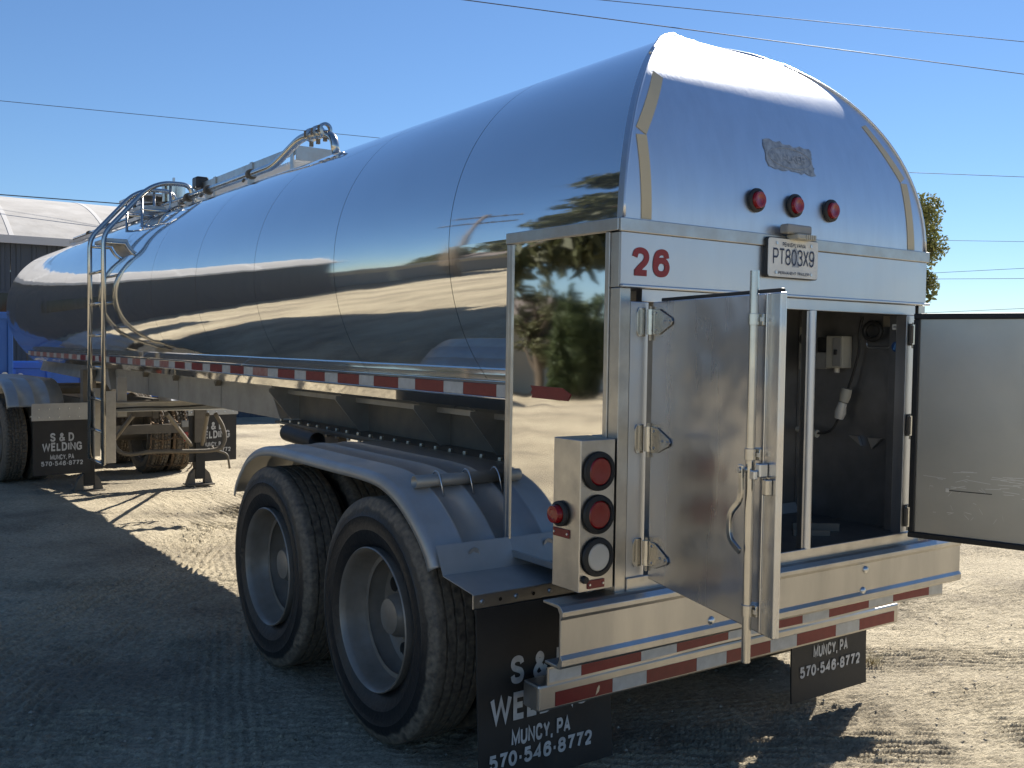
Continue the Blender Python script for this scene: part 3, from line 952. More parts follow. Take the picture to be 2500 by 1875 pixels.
# angle pieces lying on the cabinet floor, and round clean-out cover on the back
MB().obox((.50, .24, .883), (.09, -.06, 0), (.004, .006, 0), (0, 0, .018)).build('floor_angle', 'under_steel', T)
MB().obox((.38, .17, .878), (.07, -.045, 0), (.003, .005, 0), (0, 0, .013)).build('floor_angle', 'under_steel', T)
MB().lathe([(.235, -.01), (.24, -.04), (.22, -.055), (.12, -.09), (.0005, -.10)], (.13, .661, 1.53), 1, 48).build('clean_out_cover', 'satin_panel', T, smooth=40)

# ---- left light box with lamps, and its twin on the right
for sx in (-1, 1):
    x0, x1 = sorted((sx*1.098, sx*(W+.008)))
    lb = MB().box(x0, x1, -.002, .150, .840, 1.373).build('light_box', 'satin_panel' if sx > 0 else 'trim', T, bevel=.003)
    for zz, lens in ((1.262, 'red_lens'), (1.110, 'red_lens'), (.960, 'white_lens')):
        g_ = lamp((sx*1.020, -.003, zz), (0, -1, 0), .0695, .049, .016, lens, lb)
    MB().box(sx*1.022-.038, sx*1.022+.038, -.007, -.0025, .850, .880).build('reflector', 'red_tape', lb, bevel=.001)
    for dx in (-.03, .03):
        MB().lathe([(.0005, -.003), (.004, -.003), (.005, 0)], (sx*1.022+dx, -.0072, .865), 1, 8).build('screw', 'zinc', lb)
    xs = sx*1.0985
    lamp((xs, .10, 1.105), (sx, 0, 0), .046, .033, .042, 'red_lens', lb, t=.02)
    MB().box(min(xs, xs+sx*.005), max(xs, xs+sx*.005), .052, .142, 1.022, 1.052).build('reflector', 'red_tape', lb, bevel=.001)
    for dy in (.06, .134):
        MB().lathe([(.0005, sx*.003), (.004, sx*.003), (.005, 0)], (xs+sx*.005, dy, 1.037), 0, 8).build('screw', 'zinc', lb)
    MB().lathe([(.0005, -.012), (.012, -.012), (.014, 0)], (sx*1.075, -.004, .885), 1, 14).build('rubber_plug', 'black_rubber', lb, smooth=40)

# red arrow of tape on the left side panel
ar = [(.52, 1.540), (.316, 1.538), (.262, 1.516), (.279, 1.490), (.513, 1.492), (.505, 1.503), (.517, 1.512), (.508, 1.526)]
MB().prism(ar, 0, -W-.0025, -W-.0008).build('arrow_tape', 'red_tape', T)

# ---- cabinet doors
def door(hinge, d, sign, name, inner_to_cam):
    d = np.array(d)/np.hypot(*d)
    n = np.array([d[1], -d[0]])
    def P(s, off, z):
        q = np.array(hinge)+d*s+n*off
        return np.array([q[0], q[1], z])
    D3, N3, Z3 = np.array([*d, 0]), np.array([*n, 0]), np.array([0, 0, 1.])
    def ob(s0, s1, o0, o1, z0, z1):
        return MB().obox(P((s0+s1)/2, (o0+o1)/2, (z0+z1)/2), D3*(s1-s0)/2, N3*(o1-o0)/2, Z3*(z1-z0)/2)
    return P, ob, D3, N3, Z3
# left door, outer face towards the camera
P, ob, D3, N3, Z3 = door((-.80, -.03), (-.22, -.77), 1, 'cabinet_door', False)
ld = ob(.0, .783, -.022, 0, .860, 1.860).build('cabinet_door', 'door_steel', T, bevel=.004)
def frame_ring(P, s0, s1, z0, z1, wd, o0, o1):
    mb = MB()
    D_, N_ = P(1, 0, 0)-P(0, 0, 0), P(0, 1, 0)-P(0, 0, 0)
    for a, b, c, e in ((s0, s1, z1-wd, z1), (s0, s1, z0, z0+wd), (s0, s0+wd, z0+wd, z1-wd), (s1-wd, s1, z0+wd, z1-wd)):
        mb.obox(P((a+b)/2, (o0+o1)/2, (c+e)/2), D_*(b-a)/2, N_*(o1-o0)/2, np.array([0, 0, (e-c)/2]))
    return mb
frame_ring(P, .02, .750, .870, 1.874, .030, -.038, -.0225).build('door_gasket', 'gasket', ld, bevel=.003)
ob(.715, .720, 0, .004, .864, 1.856).build('door_crease', 'door_steel', ld, bevel=.0015)
MB().tube([P(.687, .026, .770), P(.687, .026, 1.925)], .0135, 16).build('lock_rod', 'pipe_steel', ld, smooth=40)
for zz in (1.783, 1.388, .925):
    b_ = ob(.664, .712, .001, .012, zz-.017, zz+.017)
    b_.tube([P(.687, .026, zz-.017), P(.687, .026, zz+.017)], .0175, 16)
    b_.build('rod_bracket', 'pipe_steel', ld, smooth=35, bevel=.001)
    ob(.706, .716, .0125, .018, zz-.006, zz+.006).build('bracket_bolt', 'zinc', ld)
hp = rounded([P(.680, .052, 1.357), P(.684, .052, 1.255), P(.630, .058, 1.205), P(.632, .058, 1.130), P(.683, .052, 1.100)], .03)
mb = MB()
hw = .011
def flatbar(pts, half, thick):
    vs, fs = [], []
    for i, p in enumerate(pts):
        t = np.array(pts[min(i+1, len(pts)-1)])-np.array(pts[max(i-1, 0)])
        t /= np.linalg.norm(t)
        sd2 = np.cross(N3, t)
        sd2 /= np.linalg.norm(sd2)
        for a, b in ((-1, -1), (1, -1), (1, 1), (-1, 1)):
            vs.append(p+sd2*half*a+N3*thick*b)
    m = len(pts)
    for i in range(m-1):
        for j in range(4):
            fs.append((i*4+j, i*4+(j+1) % 4, (i+1)*4+(j+1) % 4, (i+1)*4+j))
    fs += [(3, 2, 1, 0), tuple((m-1)*4+j for j in range(4))]
    return vs, fs
mb.add(*flatbar(hp, .010, .005)).build('door_handle', 'pipe_steel', ld, bevel=.002)
MB().tube([P(.680, .03, 1.342), P(.680, .062, 1.342)], .009, 12).build('handle_pivot', 'zinc', ld, smooth=40)
ob(.718, .742, .001, .03, 1.325, 1.366).build('latch_keeper', 'zinc', ld, bevel=.004)
ob(.712, .736, .031, .045, 1.318, 1.345).build('latch_hook', 'zinc', ld, bevel=.003)
ob(.742, .764, .001, .022, 1.275, 1.322).build('keeper_bracket', 'pipe_steel', ld, bevel=.003)
def hinge(P, D3, N3, z, parent, out):
    # strap on the door, plate on the jamb, barrel between
    poly = [(.018, -.045), (.060, -.045), (.150, -.012), (.158, 0), (.150, .012), (.060, .045), (.018, .045)]
    n_ = len(poly)
    vs = [P(s, out*.001, z+h) for s, h in poly]+[P(s, out*.006, z+h) for s, h in poly]
    fs = [tuple(range(n_))[::-1], tuple(range(n_, 2*n_))]+[(i, (i+1) % n_, n_+(i+1) % n_, n_+i) for i in range(n_)]
    h_ = MB().add(vs, fs).build('hinge', 'pipe_steel', parent, bevel=.0015)
    return h_
for zz in (1.788, 1.368, .955):
    h_ = hinge(P, D3, N3, zz, ld, 1)
    for s_, dh in ((.035, .03), (.035, -.03), (.10, 0), (.135, 0)):
        MB().tube([P(s_, .006, zz+dh), P(s_, .0085, zz+dh)], .005, 8).build('hinge_rivet', 'zinc', ld)
    hb = MB().tube([(-.8055, -.026, zz-.045), (-.8055, -.026, zz+.045)], .0145, 16).build('hinge_barrel', 'pipe_steel', T, smooth=40)
    MB().tube([(-.8055, -.026, zz-.066), (-.8055, -.026, zz+.056)], .006, 8).build('hinge_pin', 'bolt_steel', hb, smooth=40)
    MB().prism([(-.853, zz-.035), (-.845, zz-.052), (-.812, zz-.052), (-.812, zz+.052), (-.845, zz+.052), (-.853, zz+.035)], 1, -.0075, -.0032).build('hinge_plate', 'pipe_steel', hb, bevel=.001)
# right door, inner face towards the camera
P2, ob2, D2, N2, _ = door((.817, -.032), (.14, -.43), 1, 'cabinet_door', True)
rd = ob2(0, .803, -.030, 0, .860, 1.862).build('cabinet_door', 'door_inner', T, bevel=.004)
frame_ring(P2, -.004, .803, .852, 1.868, .026, .0006, .016).build('door_gasket', 'gasket', rd, bevel=.004)
ob2(.150, .165, .001, .003, 1.071, 1.089).build('key_slot', 'zinc', rd, bevel=.001)
ob2(.155, .34, .0006, .0014, 1.078, 1.082).build('key_slot', 'black_plastic', rd)
random.seed(3)
for k in range(60):      # rub marks where loose fittings have scraped the panel
    s_ = random.uniform(.08, .60)
    z_ = random.gauss(1.12, .025) if k < 34 else random.uniform(.93, 1.10)
    L = random.uniform(.01, .10) if k < 34 else random.uniform(.005, .03)
    a = random.gauss(.0, .10) if k < 34 else random.uniform(-1.5, 1.5)
    MB().obox(P2(s_, .0010, z_), D2*L/2*math.cos(a)+np.array([0, 0, L/2*math.sin(a)]), np.array([0, 0, .0011]), N2*.0003).build('rub_mark', 'zinc', rd, fix=False)
for zz in (1.773, 1.360, .944):
    hb = MB().tube([(.808, -.028, zz-.045), (.808, -.028, zz+.045)], .0125, 14).build('hinge_barrel', 'pipe_steel', T, smooth=40)
    MB().tube([(.808, -.028, zz-.062), (.808, -.028, zz+.054)], .006, 8).build('hinge_pin', 'bolt_steel', hb, smooth=40)
    MB().box(.812, .85, -.008, -.0032, zz-.05, zz+.05).build('hinge_plate', 'under_steel', hb, bevel=.002)
    MB().box(.785, .800, -.036, -.022, zz-.04, zz+.04).build('hinge_plate', 'under_steel', hb, bevel=.002)

# ---- bumper channel, tape strip and guard bar
zb0, zb1, yb, xb = .602, .822, -.05, 1.212
prof = [(yb+.100, zb1), (yb+.018, zb1+.001), (yb+.004, zb1-.004), (yb-.010, zb1-.020), (yb-.010, zb1-.036), (yb, zb1-.050),
        (yb, zb0+.050), (yb-.010, zb0+.036), (yb-.010, zb0+.014), (yb+.002, zb0+.003), (yb+.016, zb0), (yb+.085, zb0+.004),
        (yb+.085, zb0+.014), (yb+.02, zb0+.012), (yb+.009, zb0+.03), (yb+.009, zb1-.03), (yb+.02, zb1-.012), (yb+.100, zb1-.009)]
ch = MB().prism(prof, 0, -xb, xb).build('bumper_channel', 'bumper_metal', T, bevel=.002)
for x, z in ((-.47, .742), (-.485, .665), (.47, .745), (.455, .655)):
    MB().lathe([(.0005, -.010), (.010, -.009), (.016, -.003), (.017, 0)], (x, yb-.0005, z), 1, 16).build('carriage_bolt', 'zinc', ch, smooth=60)
# bent strip hanging under the channel
xs_ = np.linspace(-1.215, 1.165, 60)
def strip_z(x): return .572-.030*max(0, (x-.55))**2-.018*max(0, -x-.9)-.004*math.sin(x*5)
sp_ = MB().solid(lambda i, j: (xs_[i], .010+.004*math.sin(xs_[i]*4), strip_z(xs_[i])+(-.034, .030)[j]), 60, 2, lambda i, j: (0, .006, 0)).build('hanging_strip', 'bumper_metal', T)
x = -1.208
k = 0
while x < 1.16:
    L = .178 if k % 2 == 0 else .279
    if k == 0:
        L = .14
    x2 = min(x+L, 1.16)
    m_ = ('white_tape', 'red_tape')[k % 2]
    n_ = 8
    MB().solid(lambda i, j: (x+(x2-x)*i/n_, .0085+.004*math.sin((x+(x2-x)*i/n_)*4), strip_z(x+(x2-x)*i/n_)+(-.024, .022)[j]), n_+1, 2, lambda i, j: (0, .0012, 0)).build('reflective_tape', m_, sp_)
    x = x2+.0012
    k += 1
gb = MB().box(-1.11, 1.11, .2, .3, .355, .455).build('guard_bar', 'bumper_metal', T, bevel=.010)
for sx in (-1, 1):
    MB().box(min(sx*1.1105, sx*1.113), max(sx*1.1105, sx*1.113), .209, .291, .364, .446).build('bar_end', 'trim', gb)
    MB().box(sx*.55-.05, sx*.55+.05, .215, .285, .4555, .70).build('bar_hanger', 'bumper_metal', T, bevel=.004)
x = -1.0354
for k in range(9):
    L = .279 if k % 2 == 0 else .178
    MB().box(x+.0006, x+L-.0006, .1982, .1996, .3675, .4205).build('reflective_tape', ('red_tape', 'white_tape')[k % 2], gb)
    x += L
# torn bit on the first tape
MB().prism([(-.835, .398), (-.825, .409), (-.822, .400), (-.826, .384), (-.842, .372)], 1, .1972, .1980).build('tape_tear', 'bumper_metal', gb)

# ---- tank side rails with conspicuity tape
random.seed(5)
for sx in (-1, 1):
    rp = [(.700, 1.576), (.748, 1.540), (.7595, 1.536), (.7595, 1.5235), (.752, 1.5215), (.752, 1.4655), (.7585, 1.4635), (.7585, 1.4555), (.748, 1.452), (.690, 1.398), (.60, 1.372), (.50, 1.372), (.60, 1.50)]
    cuts = [.695, 4.25, 6.95, 9.85, 12.9]
    rails = []
    for a, b in zip(cuts[:-1], cuts[1:]):
        rails.append(MB().prism([(sx*u, v) for u, v in rp], 1, a, b-.008).build('side_rail', 'polished', T, bevel=.0015))
    y = 1.0233-.178
    k = 0
    while y < 12.75:
        L = .178 if k % 2 == 0 else .279
        if k == 0:
            a_ = .70
        else:
            a_ = y+.0006
        m_ = 'white_tape' if k % 2 == 0 else ('red_tape_faded' if (5.6 < y < 7.6 or y > 9.7 or random.random() < .06) else 'red_tape')
        ri = max(i for i in range(4) if cuts[i] <= a_+.05)
        MB().box(*sorted((sx*.7525, sx*.7545)), a_, y+L-.0006, 1.4665, 1.5205).build('reflective_tape', m_, rails[ri])
        y += L
        k += 1
# ---- belly, beams, gussets
MB().box(-.499, .499, .70, 12.6, 1.33, 1.371).build('belly_pan', 'frame_metal', T)
for sx in (-1, 1):
    MB().hexa([(sx*.46, 4.05, 1.152), (sx*.55, 4.05, 1.152), (sx*.55, 8.65, 1.158), (sx*.46, 8.65, 1.158),
               (sx*.46, 4.25, 1.371), (sx*.55, 4.25, 1.371), (sx*.55, 8.80, 1.371), (sx*.46, 8.80, 1.371)]).build('frame_beam', 'frame_metal', T, bevel=.004)
    for yy in (5.3, 6.45, 7.45):
        MB().box(*sorted((sx*.5505, sx*.5535)), yy-.006, yy+.006, 1.165, 1.36).build('beam_weld', 'frame_metal', T)
        MB().prism([(yy-.03, 1.371), (yy+.03, 1.371), (yy, 1.335)], 0, *sorted((sx*.551, sx*.60))).build('beam_tab', 'under_steel', T)
    MB().prism([(8.66, 1.158), (8.80, 1.371), (9.25, 1.371), (8.72, 1.155)], 0, *sorted((sx*.47, sx*.62))).build('beam_gusset', 'frame_metal', T)
    MB().box(*sorted((sx*.36, sx*.41)), .70, 4.04, 1.146, 1.371).build('subframe_web', 'under_steel', T)
    for yy in (4.04, 2.95, 1.975, 1.42):
        MB().prism([(sx*.41, 1.371), (sx*.64, 1.371), (sx*.64, 1.350), (sx*.47, 1.147), (sx*.41, 1.147)], 1, yy-.006, yy+.006).build('subframe_gusset', 'frame_metal', T)
    flg = MB().box(*sorted((sx*.36, sx*.60)), .70, 4.02, 1.128, 1.1445).build('subframe_flange', 'under_steel', T, bevel=.002)
    MB().box(*sorted((sx*.36, sx*.585)), .75, 3.85, 1.112, 1.1275).build('slider_plate', 'under_steel', T)
    src = None
    for k in range(22):
        yy = .80+k*.15
        for dz, z_ in ((0, 1.1525), (1, 1.106)):
            c = (sx*.575, yy+random.uniform(-.01, .01), z_)
            if src is None:
                src = MB().lathe([(.0005, .009), (.012, .009), (.0135, .004), (.0135, -.008), (.0005, -.008)], c, 2, 6).build('flange_bolt', 'bolt_steel', flg)
            else:
                inst(src, flg, c)
    MB().prism([(3.75, 1.111), (3.05, 1.111), (3.15, .90), (3.38, .90)], 0, *sorted((sx*.50, sx*.56))).build('suspension_hanger', 'under_steel', T)
    MB().prism([(2.05, 1.111), (1.50, 1.111), (1.65, .80), (1.92, .80)], 0, *sorted((sx*.50, sx*.56))).build('suspension_hanger', 'under_steel', T)
    MB().prism([(.95, 1.111), (.72, 1.111), (.72, .82), (.82, .82)], 0, *sorted((sx*.50, sx*.56))).build('suspension_hanger', 'under_steel', T)
    MB().hexa([(sx*.44, .80, .62), (sx*.62, .80, .62), (sx*.62, 3.3, .62), (sx*.44, 3.3, .62), (sx*.44, .80, .70), (sx*.62, .80, .70), (sx*.62, 3.3, .70), (sx*.44, 3.3, .70)]).build('leaf_spring', 'under_steel', T)
for yy in (1.1734, 2.3848):
    MB().tube([(-1.0, yy, .5), (1.0, yy, .5)], .065, 14).build('axle', 'under_steel', T, smooth=40)
    MB().tube([(-.35, yy-.12, .62), (.35, yy-.12, .62)], .085, 14).build('brake_chamber', 'under_steel', T, smooth=40)
# hose tube carried beside the frame
MB().tube([(-.78, 2.9, 1.10), (-.78, 3.35, 1.12)], .055, 20, cap=False).build('hose_tube', 'black_rubber', T, smooth=60)

# ---- wheels
def tyre_mesh(Rr, wd, nseg, kind):
    half = wd/2
    prof = [(.300, .085), (.312, .100), (.33, .112), (.36, .130), (.385, .1365), (.388, .1380), (.391, .1372), (.42, .1405), (.445, .1415), (.448, .1430), (.452, .1405), (.475, .136), (.498, .129), (.512, .121), (Rr-.006, .115), (Rr, .104)]
    prof = [(r, a/.1435*half) for r, a in prof]
    side_n = len(prof)
    gro = [(.068, .010), (.024, .010)] if kind == 'rib' else []
    tread = []
    if kind == 'rib':
        for g, wg in ((.066, .006), (.022, .006)):
            tread += [(Rr, g+wg), (Rr-.012, g+wg*.6), (Rr-.012, g-wg*.6), (Rr, g-wg)]
        tread += [(r, -a) for r, a in tread[::-1]]
    else:
        n = 22
        tread = [(Rr, .1-.2*(k+.5)/n) for k in range(n)]
    full = prof+tread+[(r, -a) for r, a in prof[::-1]]
    def fn(i, r, a, th):
        if side_n <= i < side_n+len(tread):
            if kind == 'rib':
                a += .0022*math.sin(th*46)+.0012*math.sin(th*97+i)
            else:
                ph = th*Rr/.055
                row = int((a+.1)/.2*5)
                edge = abs(((a+.1)/.2*5) % 1-.5) > .40
                zig = (ph+.5*row+.25*math.sin((a*50))) % 1
                if edge or zig < .22:
                    r -= .014
        elif kind == 'lug' and i in (side_n-1, side_n-2, side_n+len(tread), side_n+len(tread)+1):
            if (th*Rr/.055) % 1 < .3:
                r -= .010
        return r, a
    return MB().lathe(full, (0, 0, 0), 0, nseg, fn, close=True)
def rim_mesh(out):     # out = +1: dish opens to +x
    p = [(.255, -.10), (.300, -.095), (.312, .0), (.3135, .016), (.309, .021), (.302, .014), (.296, -.01), (.290, -.05), (.281, -.085), (.270, -.110), (.266, -.150), (.255, -.185), (.230, -.200), (.16, -.198), (.12, -.190), (.0005, -.190)]
    return MB().lathe([(r, out*a) for r, a in p], (0, 0, 0), 0, 72)
def hub_mesh(out):
    p = [(.110, -.190), (.105, -.16), (.098, -.13), (.094, -.10), (.080, -.080), (.076, -.070), (.05, -.064), (.0005, -.064)]
    return MB().lathe([(r, out*a) for r, a in p], (0, 0, 0), 0, 32)
TY_RIB = tyre_mesh(.53, .28, 128, 'rib').build('tyre', 'tyre', None, smooth=40)
proto = {}
for sg in (-1, 1):
    rm = rim_mesh(sg).build('wheel', 'wheel_paint', None, smooth=35)
    hb = hub_mesh(sg).build('hub_cap', 'wheel_paint', None, smooth=35)
    hl = MB().lathe([(.0005, sg*.0015), (.028, sg*.0015), (.033, sg*.004), (.036, -sg*.002)], (0, 0, 0), 0, 20).build('hand_hole', 'gasket', None, smooth=35)
    nt_ = MB().lathe([(.0005, sg*.03), (.011, sg*.03), (.014, sg*.02), (.014, 0)], (0, 0, 0), 0, 6).build('wheel_nut', 'bolt_steel', None)
    proto[sg] = (rm, hb, hl, nt_, np.array(rm.location), np.array(hb.location))
def wheel(parent, c, sg, tyre_src, detail=True, spin=0., hub=True):
    # c = centre of the tyre; the dish opens towards sg
    rm, hb, hl, nt_, orm, ohb = proto[sg]
    c = np.array(c)
    lip = c+np.array([sg*.115, 0, 0])
    wv = inst(rm, parent, lip+orm)
    inst(tyre_src, wv, c, rot=(spin, 0, 0))
    if hub:
        inst(hb, wv, lip+ohb)
    if detail:
        for k in range(8):
            a = 2*math.pi*(k+.3)/8+spin
            inst(hl, wv, lip+np.array([-sg*.197, .205*math.cos(a), .212*math.sin(a)]))
        for k in range(10):
            a = 2*math.pi*k/10+spin
            inst(nt_, wv, lip+np.array([-sg*.194, .143*math.cos(a), .143*math.sin(a)]))
    return wv
for i, yy in enumerate((1.1734, 2.3848)):
    wheel(T, (-1.163, yy, .5), -1, TY_RIB, True, .2+i*.5)
    wheel(T, (-.845, yy, .5), 1, TY_RIB, False, .7, hub=False)
    wheel(T, (.845, yy, .475), -1, TY_RIB, False, 1.1, hub=False)
    wheel(T, (1.163, yy, .475), 1, TY_RIB, False, .4)

# ---- fenders
FP = [(2.929, .829), (2.893, .897), (2.80, .990), (2.70, 1.064), (2.536, 1.122), (2.32, 1.147), (2.03, 1.148), (1.644, 1.146), (1.262, 1.144), (1.082, 1.126), (.925, 1.070), (.777, .973), (.688, .885), (.652, .825)]
FPs = [p[:2] for p in bezier([(a, b, 0) for a, b in FP], 6)]
def fender(sx, path, x_out, x_in, parent, m='fender_metal', ribs=(.17, .33, .50), name='fender'):
    cs = [(x_out+.008, -.050), (x_out+.006, -.030), (x_out+.002, -.014), (x_out-.008, -.004), (x_out-.022, 0)]
    wd = x_out-x_in
    for r_ in ribs:
        xr = x_out-r_
        cs += [(xr+.014, 0), (xr+.008, .004), (xr, .0055), (xr-.008, .004), (xr-.014, 0)]
    cs += [(x_in, 0)]
    n = len(path)
    def fn(i, j):
        a, b = path[max(i-1, 0)], path[min(i+1, n-1)]
        ty, tz = b[0]-a[0], b[1]-a[1]
        L = math.hypot(ty, tz)
        ny, nz = -tz/L, ty/L
        if nz < 0 or (abs(nz) < .05 and False):
            ny, nz = -ny, -nz
        x, o_ = cs[j]
        return (sx*x, path[i][0]+ny*o_, path[i][1]+nz*o_)
    o = MB().grid(fn, n, len(cs)).build(name, m, parent, smooth=50)
    so = o.modifiers.new('thick', 'SOLIDIFY')
    so.thickness = .004
    so.offset = -1
    return o
for sx in (-1, 1):
    fd = fender(sx, FPs, 1.285, .60, T, ribs=(.15, .31, .47))
    # clamp pipe with U-bolts at the back of the fender
    cp = MB().tube([(sx*1.205, .968, 1.118), (sx*.60, .968, 1.118)], .023, 18, cap=False).build('clamp_pipe', 'frame_metal', T, smooth=60)
    cp.modifiers.new('thick', 'SOLIDIFY').thickness = -.004
    for xx in (1.10, .95, .80):
        MB().tube(rounded([(sx*xx, .90, 1.06), (sx*xx, .93, 1.14), (sx*xx, .968, 1.165), (sx*xx, 1.0, 1.13), (sx*xx, 1.01, 1.09)], .03), .0038, 8).build('u_bolt', 'zinc', T, smooth=180)
    MB().tube([(sx*1.10, 1.70, 1.065), (sx*.6, 1.70, 1.065)], .02, 12).build('fender_tube', 'fender_metal', T, smooth=40)
    # flap bracket: sloped plate, shelf, rail
    br_ = MB().solid(lambda i, j: (sx*(-1.283, -.62)[j]*-1, (.655, .600, .385)[i], (.912, .805, .778)[i]), 3, 2, lambda i, j: (0, -.003, -.004)).build('flap_bracket', 'fender_metal', T)
    MB().lathe([(.0005, .010), (.009, .010), (.011, .004), (.024, .003), (.026, 0)], (sx*1.12, .628, .866), 1, 16).build('bracket_bolt', 'fender_metal', br_, smooth=40)
    rl = MB().box(*sorted((sx*1.287, sx*.615)), .378, .3845, .722, .776).build('flap_rail', 'trim', T, bevel=.002)
    for xx in (1.245, 1.09, .93, .77):
        MB().lathe([(.0005, -.007), (.008, -.007), (.010, 0)], (sx*xx, .3775, .747), 1, 8).build('rail_bolt', 'zinc', rl)
    for xx in (1.165, 1.01):
        MB().lathe([(.0005, -.0015), (.0075, -.0015)], (sx*xx, .3775, .747), 1, 10).build('rail_hole', 'gasket', rl)

# ---- mud flaps with the sign writing
def flap(parent, x0, x1, y, z0, z1, rows, bow=.012, lean=0., name='mud_flap'):
    n = 12
    def fn(i, j):
        t = i/n
        return (x0+(x1-x0)*j/6+lean*(1-t), y+bow*math.sin(math.pi*t)*(1-t)-.0*j, z0+(z1-z0)*t)
    f_ = MB().solid(fn, n+1, 7, lambda i, j: (0, .008, 0)).build(name, 'flap_rubber', parent, smooth=30)
    for txt, cx, cz, wd, hh, bold in rows:
        t = (cz-z0)/(z1-z0)
        lettering(txt, (cx+lean*(1-t), y+bow*math.sin(math.pi*t)*(1-t)-.004, cz), (1, 0, 0), (0, 0, 1), wd, hh, 'print_white', f_, bold=bold)
    return f_
def sign_rows(cx, zs, k=1.):
    return [('S & D', cx, zs[0], .285*k, .108*k, .045), ('WELDING', cx, zs[1], .475*k, .108*k, .045),
            ('MUNCY, PA', cx, zs[2], .285*k, .066*k, .03), ('570-546-8772', cx, zs[3], .50*k, .060*k, .035)]
flap(T, -1.275, -.625, .372, .022, .722, sign_rows(-.985, (.466, .325, .203, .127)), lean=.03)
flap(T, .520, 1.100, .365, .012, .722, sign_rows(.81, (.50, .37, .236, .150), .93))

# ---- access ladder on the left side
lx, ya, yb2 = -.97, 7.45, 8.03
rails = []
for yy in (ya, yb2):
    pts = rounded([(lx, yy, .485), (lx, yy, 2.72), (-.56, yy, 3.19), (-.40, yy, 3.265), (-.13, yy, 3.27), (-.10, yy, 3.03)], .10, 6)
    rails.append(MB().tube(pts, .0235, 12).build('ladder_rail', 'pipe_steel', T, smooth=180))
for z_ in (.487, .797, 1.11, 1.423, 1.737, 2.05, 2.362):
    MB().tube([(lx, ya, z_), (lx, yb2, z_)], .0155, 8).build('ladder_rung', 'pipe_steel', T, smooth=180)
for xa, xb_, zs, zt in ((-.955, -.62, 2.635, 3.09), (-.62, -.345, 2.985, 3.24)):
    MB().box(xa+.02, xb_-.02, ya+.05, yb2-.05, zs+.012, zs+.05).build('ladder_step', 'trim', T, bevel=.004)
    for yy in (ya, yb2):
        x_t = xb_+.01
        MB().tube(rounded([(xa, yy, zs), (x_t, yy, zs), (x_t, yy, zt)], .06, 5), .014, 8).build('step_bar', 'pipe_steel', T, smooth=180)
for yy, xx in ((ya-.03, -.955), (yb2+.03, -.955)):
    MB().box(xx, xx+.09, yy-.004, yy+.004, .50, 1.20).build('ladder_standoff', 'trim', T, bevel=.001)
MB().box(-.953, -.947, ya+.0, ya+.12, .50, 1.17).build('ladder_standoff', 'trim', T, bevel=.001)
MB().box(-.953, -.947, yb2-.12, yb2, .50, 1.17).build('ladder_standoff', 'trim', T, bevel=.001)
# cross beam behind the ladder foot
cb = MB().box(-.94, .95, 7.54, 7.60, .990, 1.085).build('cross_beam', 'frame_metal', T, bevel=.004)
MB().box(-.94, .95, 7.50, 7.5395, 1.070, 1.0845).build('beam_lip', 'frame_metal', cb)
MB().box(-.94, .95, 7.49, 7.5395, .990, 1.000).build('beam_lip', 'trim', cb)
MB().tube(bezier([(-.90, 7.535, 1.02), (-.6, 7.53, 1.03), (-.3, 7.53, 1.025), (0, 7.53, 1.035), (.25, 7.53, 1.06), (.5, 7.53, 1.03)]), .008, 6).build('light_cable', 'black_rubber', cb, smooth=180)
ml = MB().box(-.955, -.905, 7.43, 7.485, .955, 1.035).build('marker_lamp', 'black_plastic', T, bevel=.008)
MB().box(-.985, -.9555, 7.435, 7.48, .965, 1.025).build('lamp_lens', 'red_lens', ml, bevel=.006)
for xx in (-.82, .55):
    MB().box(xx, xx+.09, 7.545, 7.595, .94, .9895).build('beam_foot', 'frame_metal', T)
    MB().box(xx, xx+.09, 7.545, 7.595, 1.0855, 1.33).build('beam_upright', 'frame_metal', T)
def pp(px, py, y): return onplane(*px2(px, py), 1, y)
lp_ = [pp(a, b, 7.72) for a, b in ((1660, 660), (1720, 770), (1728, 880), (1640, 945), (1200, 955), (990, 976), (900, 935), (872, 860))]
MB().tube(bezier(lp_, 6), .022, 10).build('hose_rack', 'under_steel', T, smooth=180)
for a, b, ya_, yb_ in (((1285, 662), (1475, 905), 7.9, 9.7), ((1030, 670), (885, 860), 7.7, 9.6), ((1600, 670), (1560, 900), 7.9, 9.7)):
    MB().tube([pp(*a, ya_), pp(*b, yb_)], .023, 10).build('leg_brace', 'under_steel', T, smooth=60)
# landing gear
for xx in (-.60, .72):
    gz = float(ground_z(xx, 9.85))
    lg = MB().box(xx-.075, xx+.075, 9.78, 9.92, .42, 1.34).build('landing_leg', 'under_steel', T, bevel=.004)
    MB().box(xx-.06, xx+.06, 9.79, 9.91, gz+.09, .4195).build('inner_leg', 'gasket', lg, bevel=.003)
    MB().hexa([(xx-.17, 9.74, gz+.012), (xx+.17, 9.74, gz+.012), (xx+.17, 9.96, gz+.012), (xx-.17, 9.96, gz+.012), (xx-.17, 9.74, gz+.03), (xx+.17, 9.74, gz+.03), (xx+.17, 9.96, gz+.03), (xx-.17, 9.96, gz+.03)]).build('foot_plate', 'under_steel', lg)
    for s in (-1, 1):
        MB().prism([(xx+s*.063, gz+.031), (xx+s*.16, gz+.031), (xx+s*.12, gz+.16), (xx+s*.063, gz+.22)], 1, 9.80, 9.90).build('foot_bracket', 'under_steel', lg)
MB().box(-.52, .64, 9.83, 9.87, .55, .66).build('leg_crossmember', 'under_steel', T)
MB().tube(rounded([(.80, 9.6, .38), pp(1650, 942, 9.55), pp(1755, 972, 9.5), pp(1772, 1085, 9.5)], .05), .014, 8).build('crank_handle', 'under_steel', T, smooth=180)
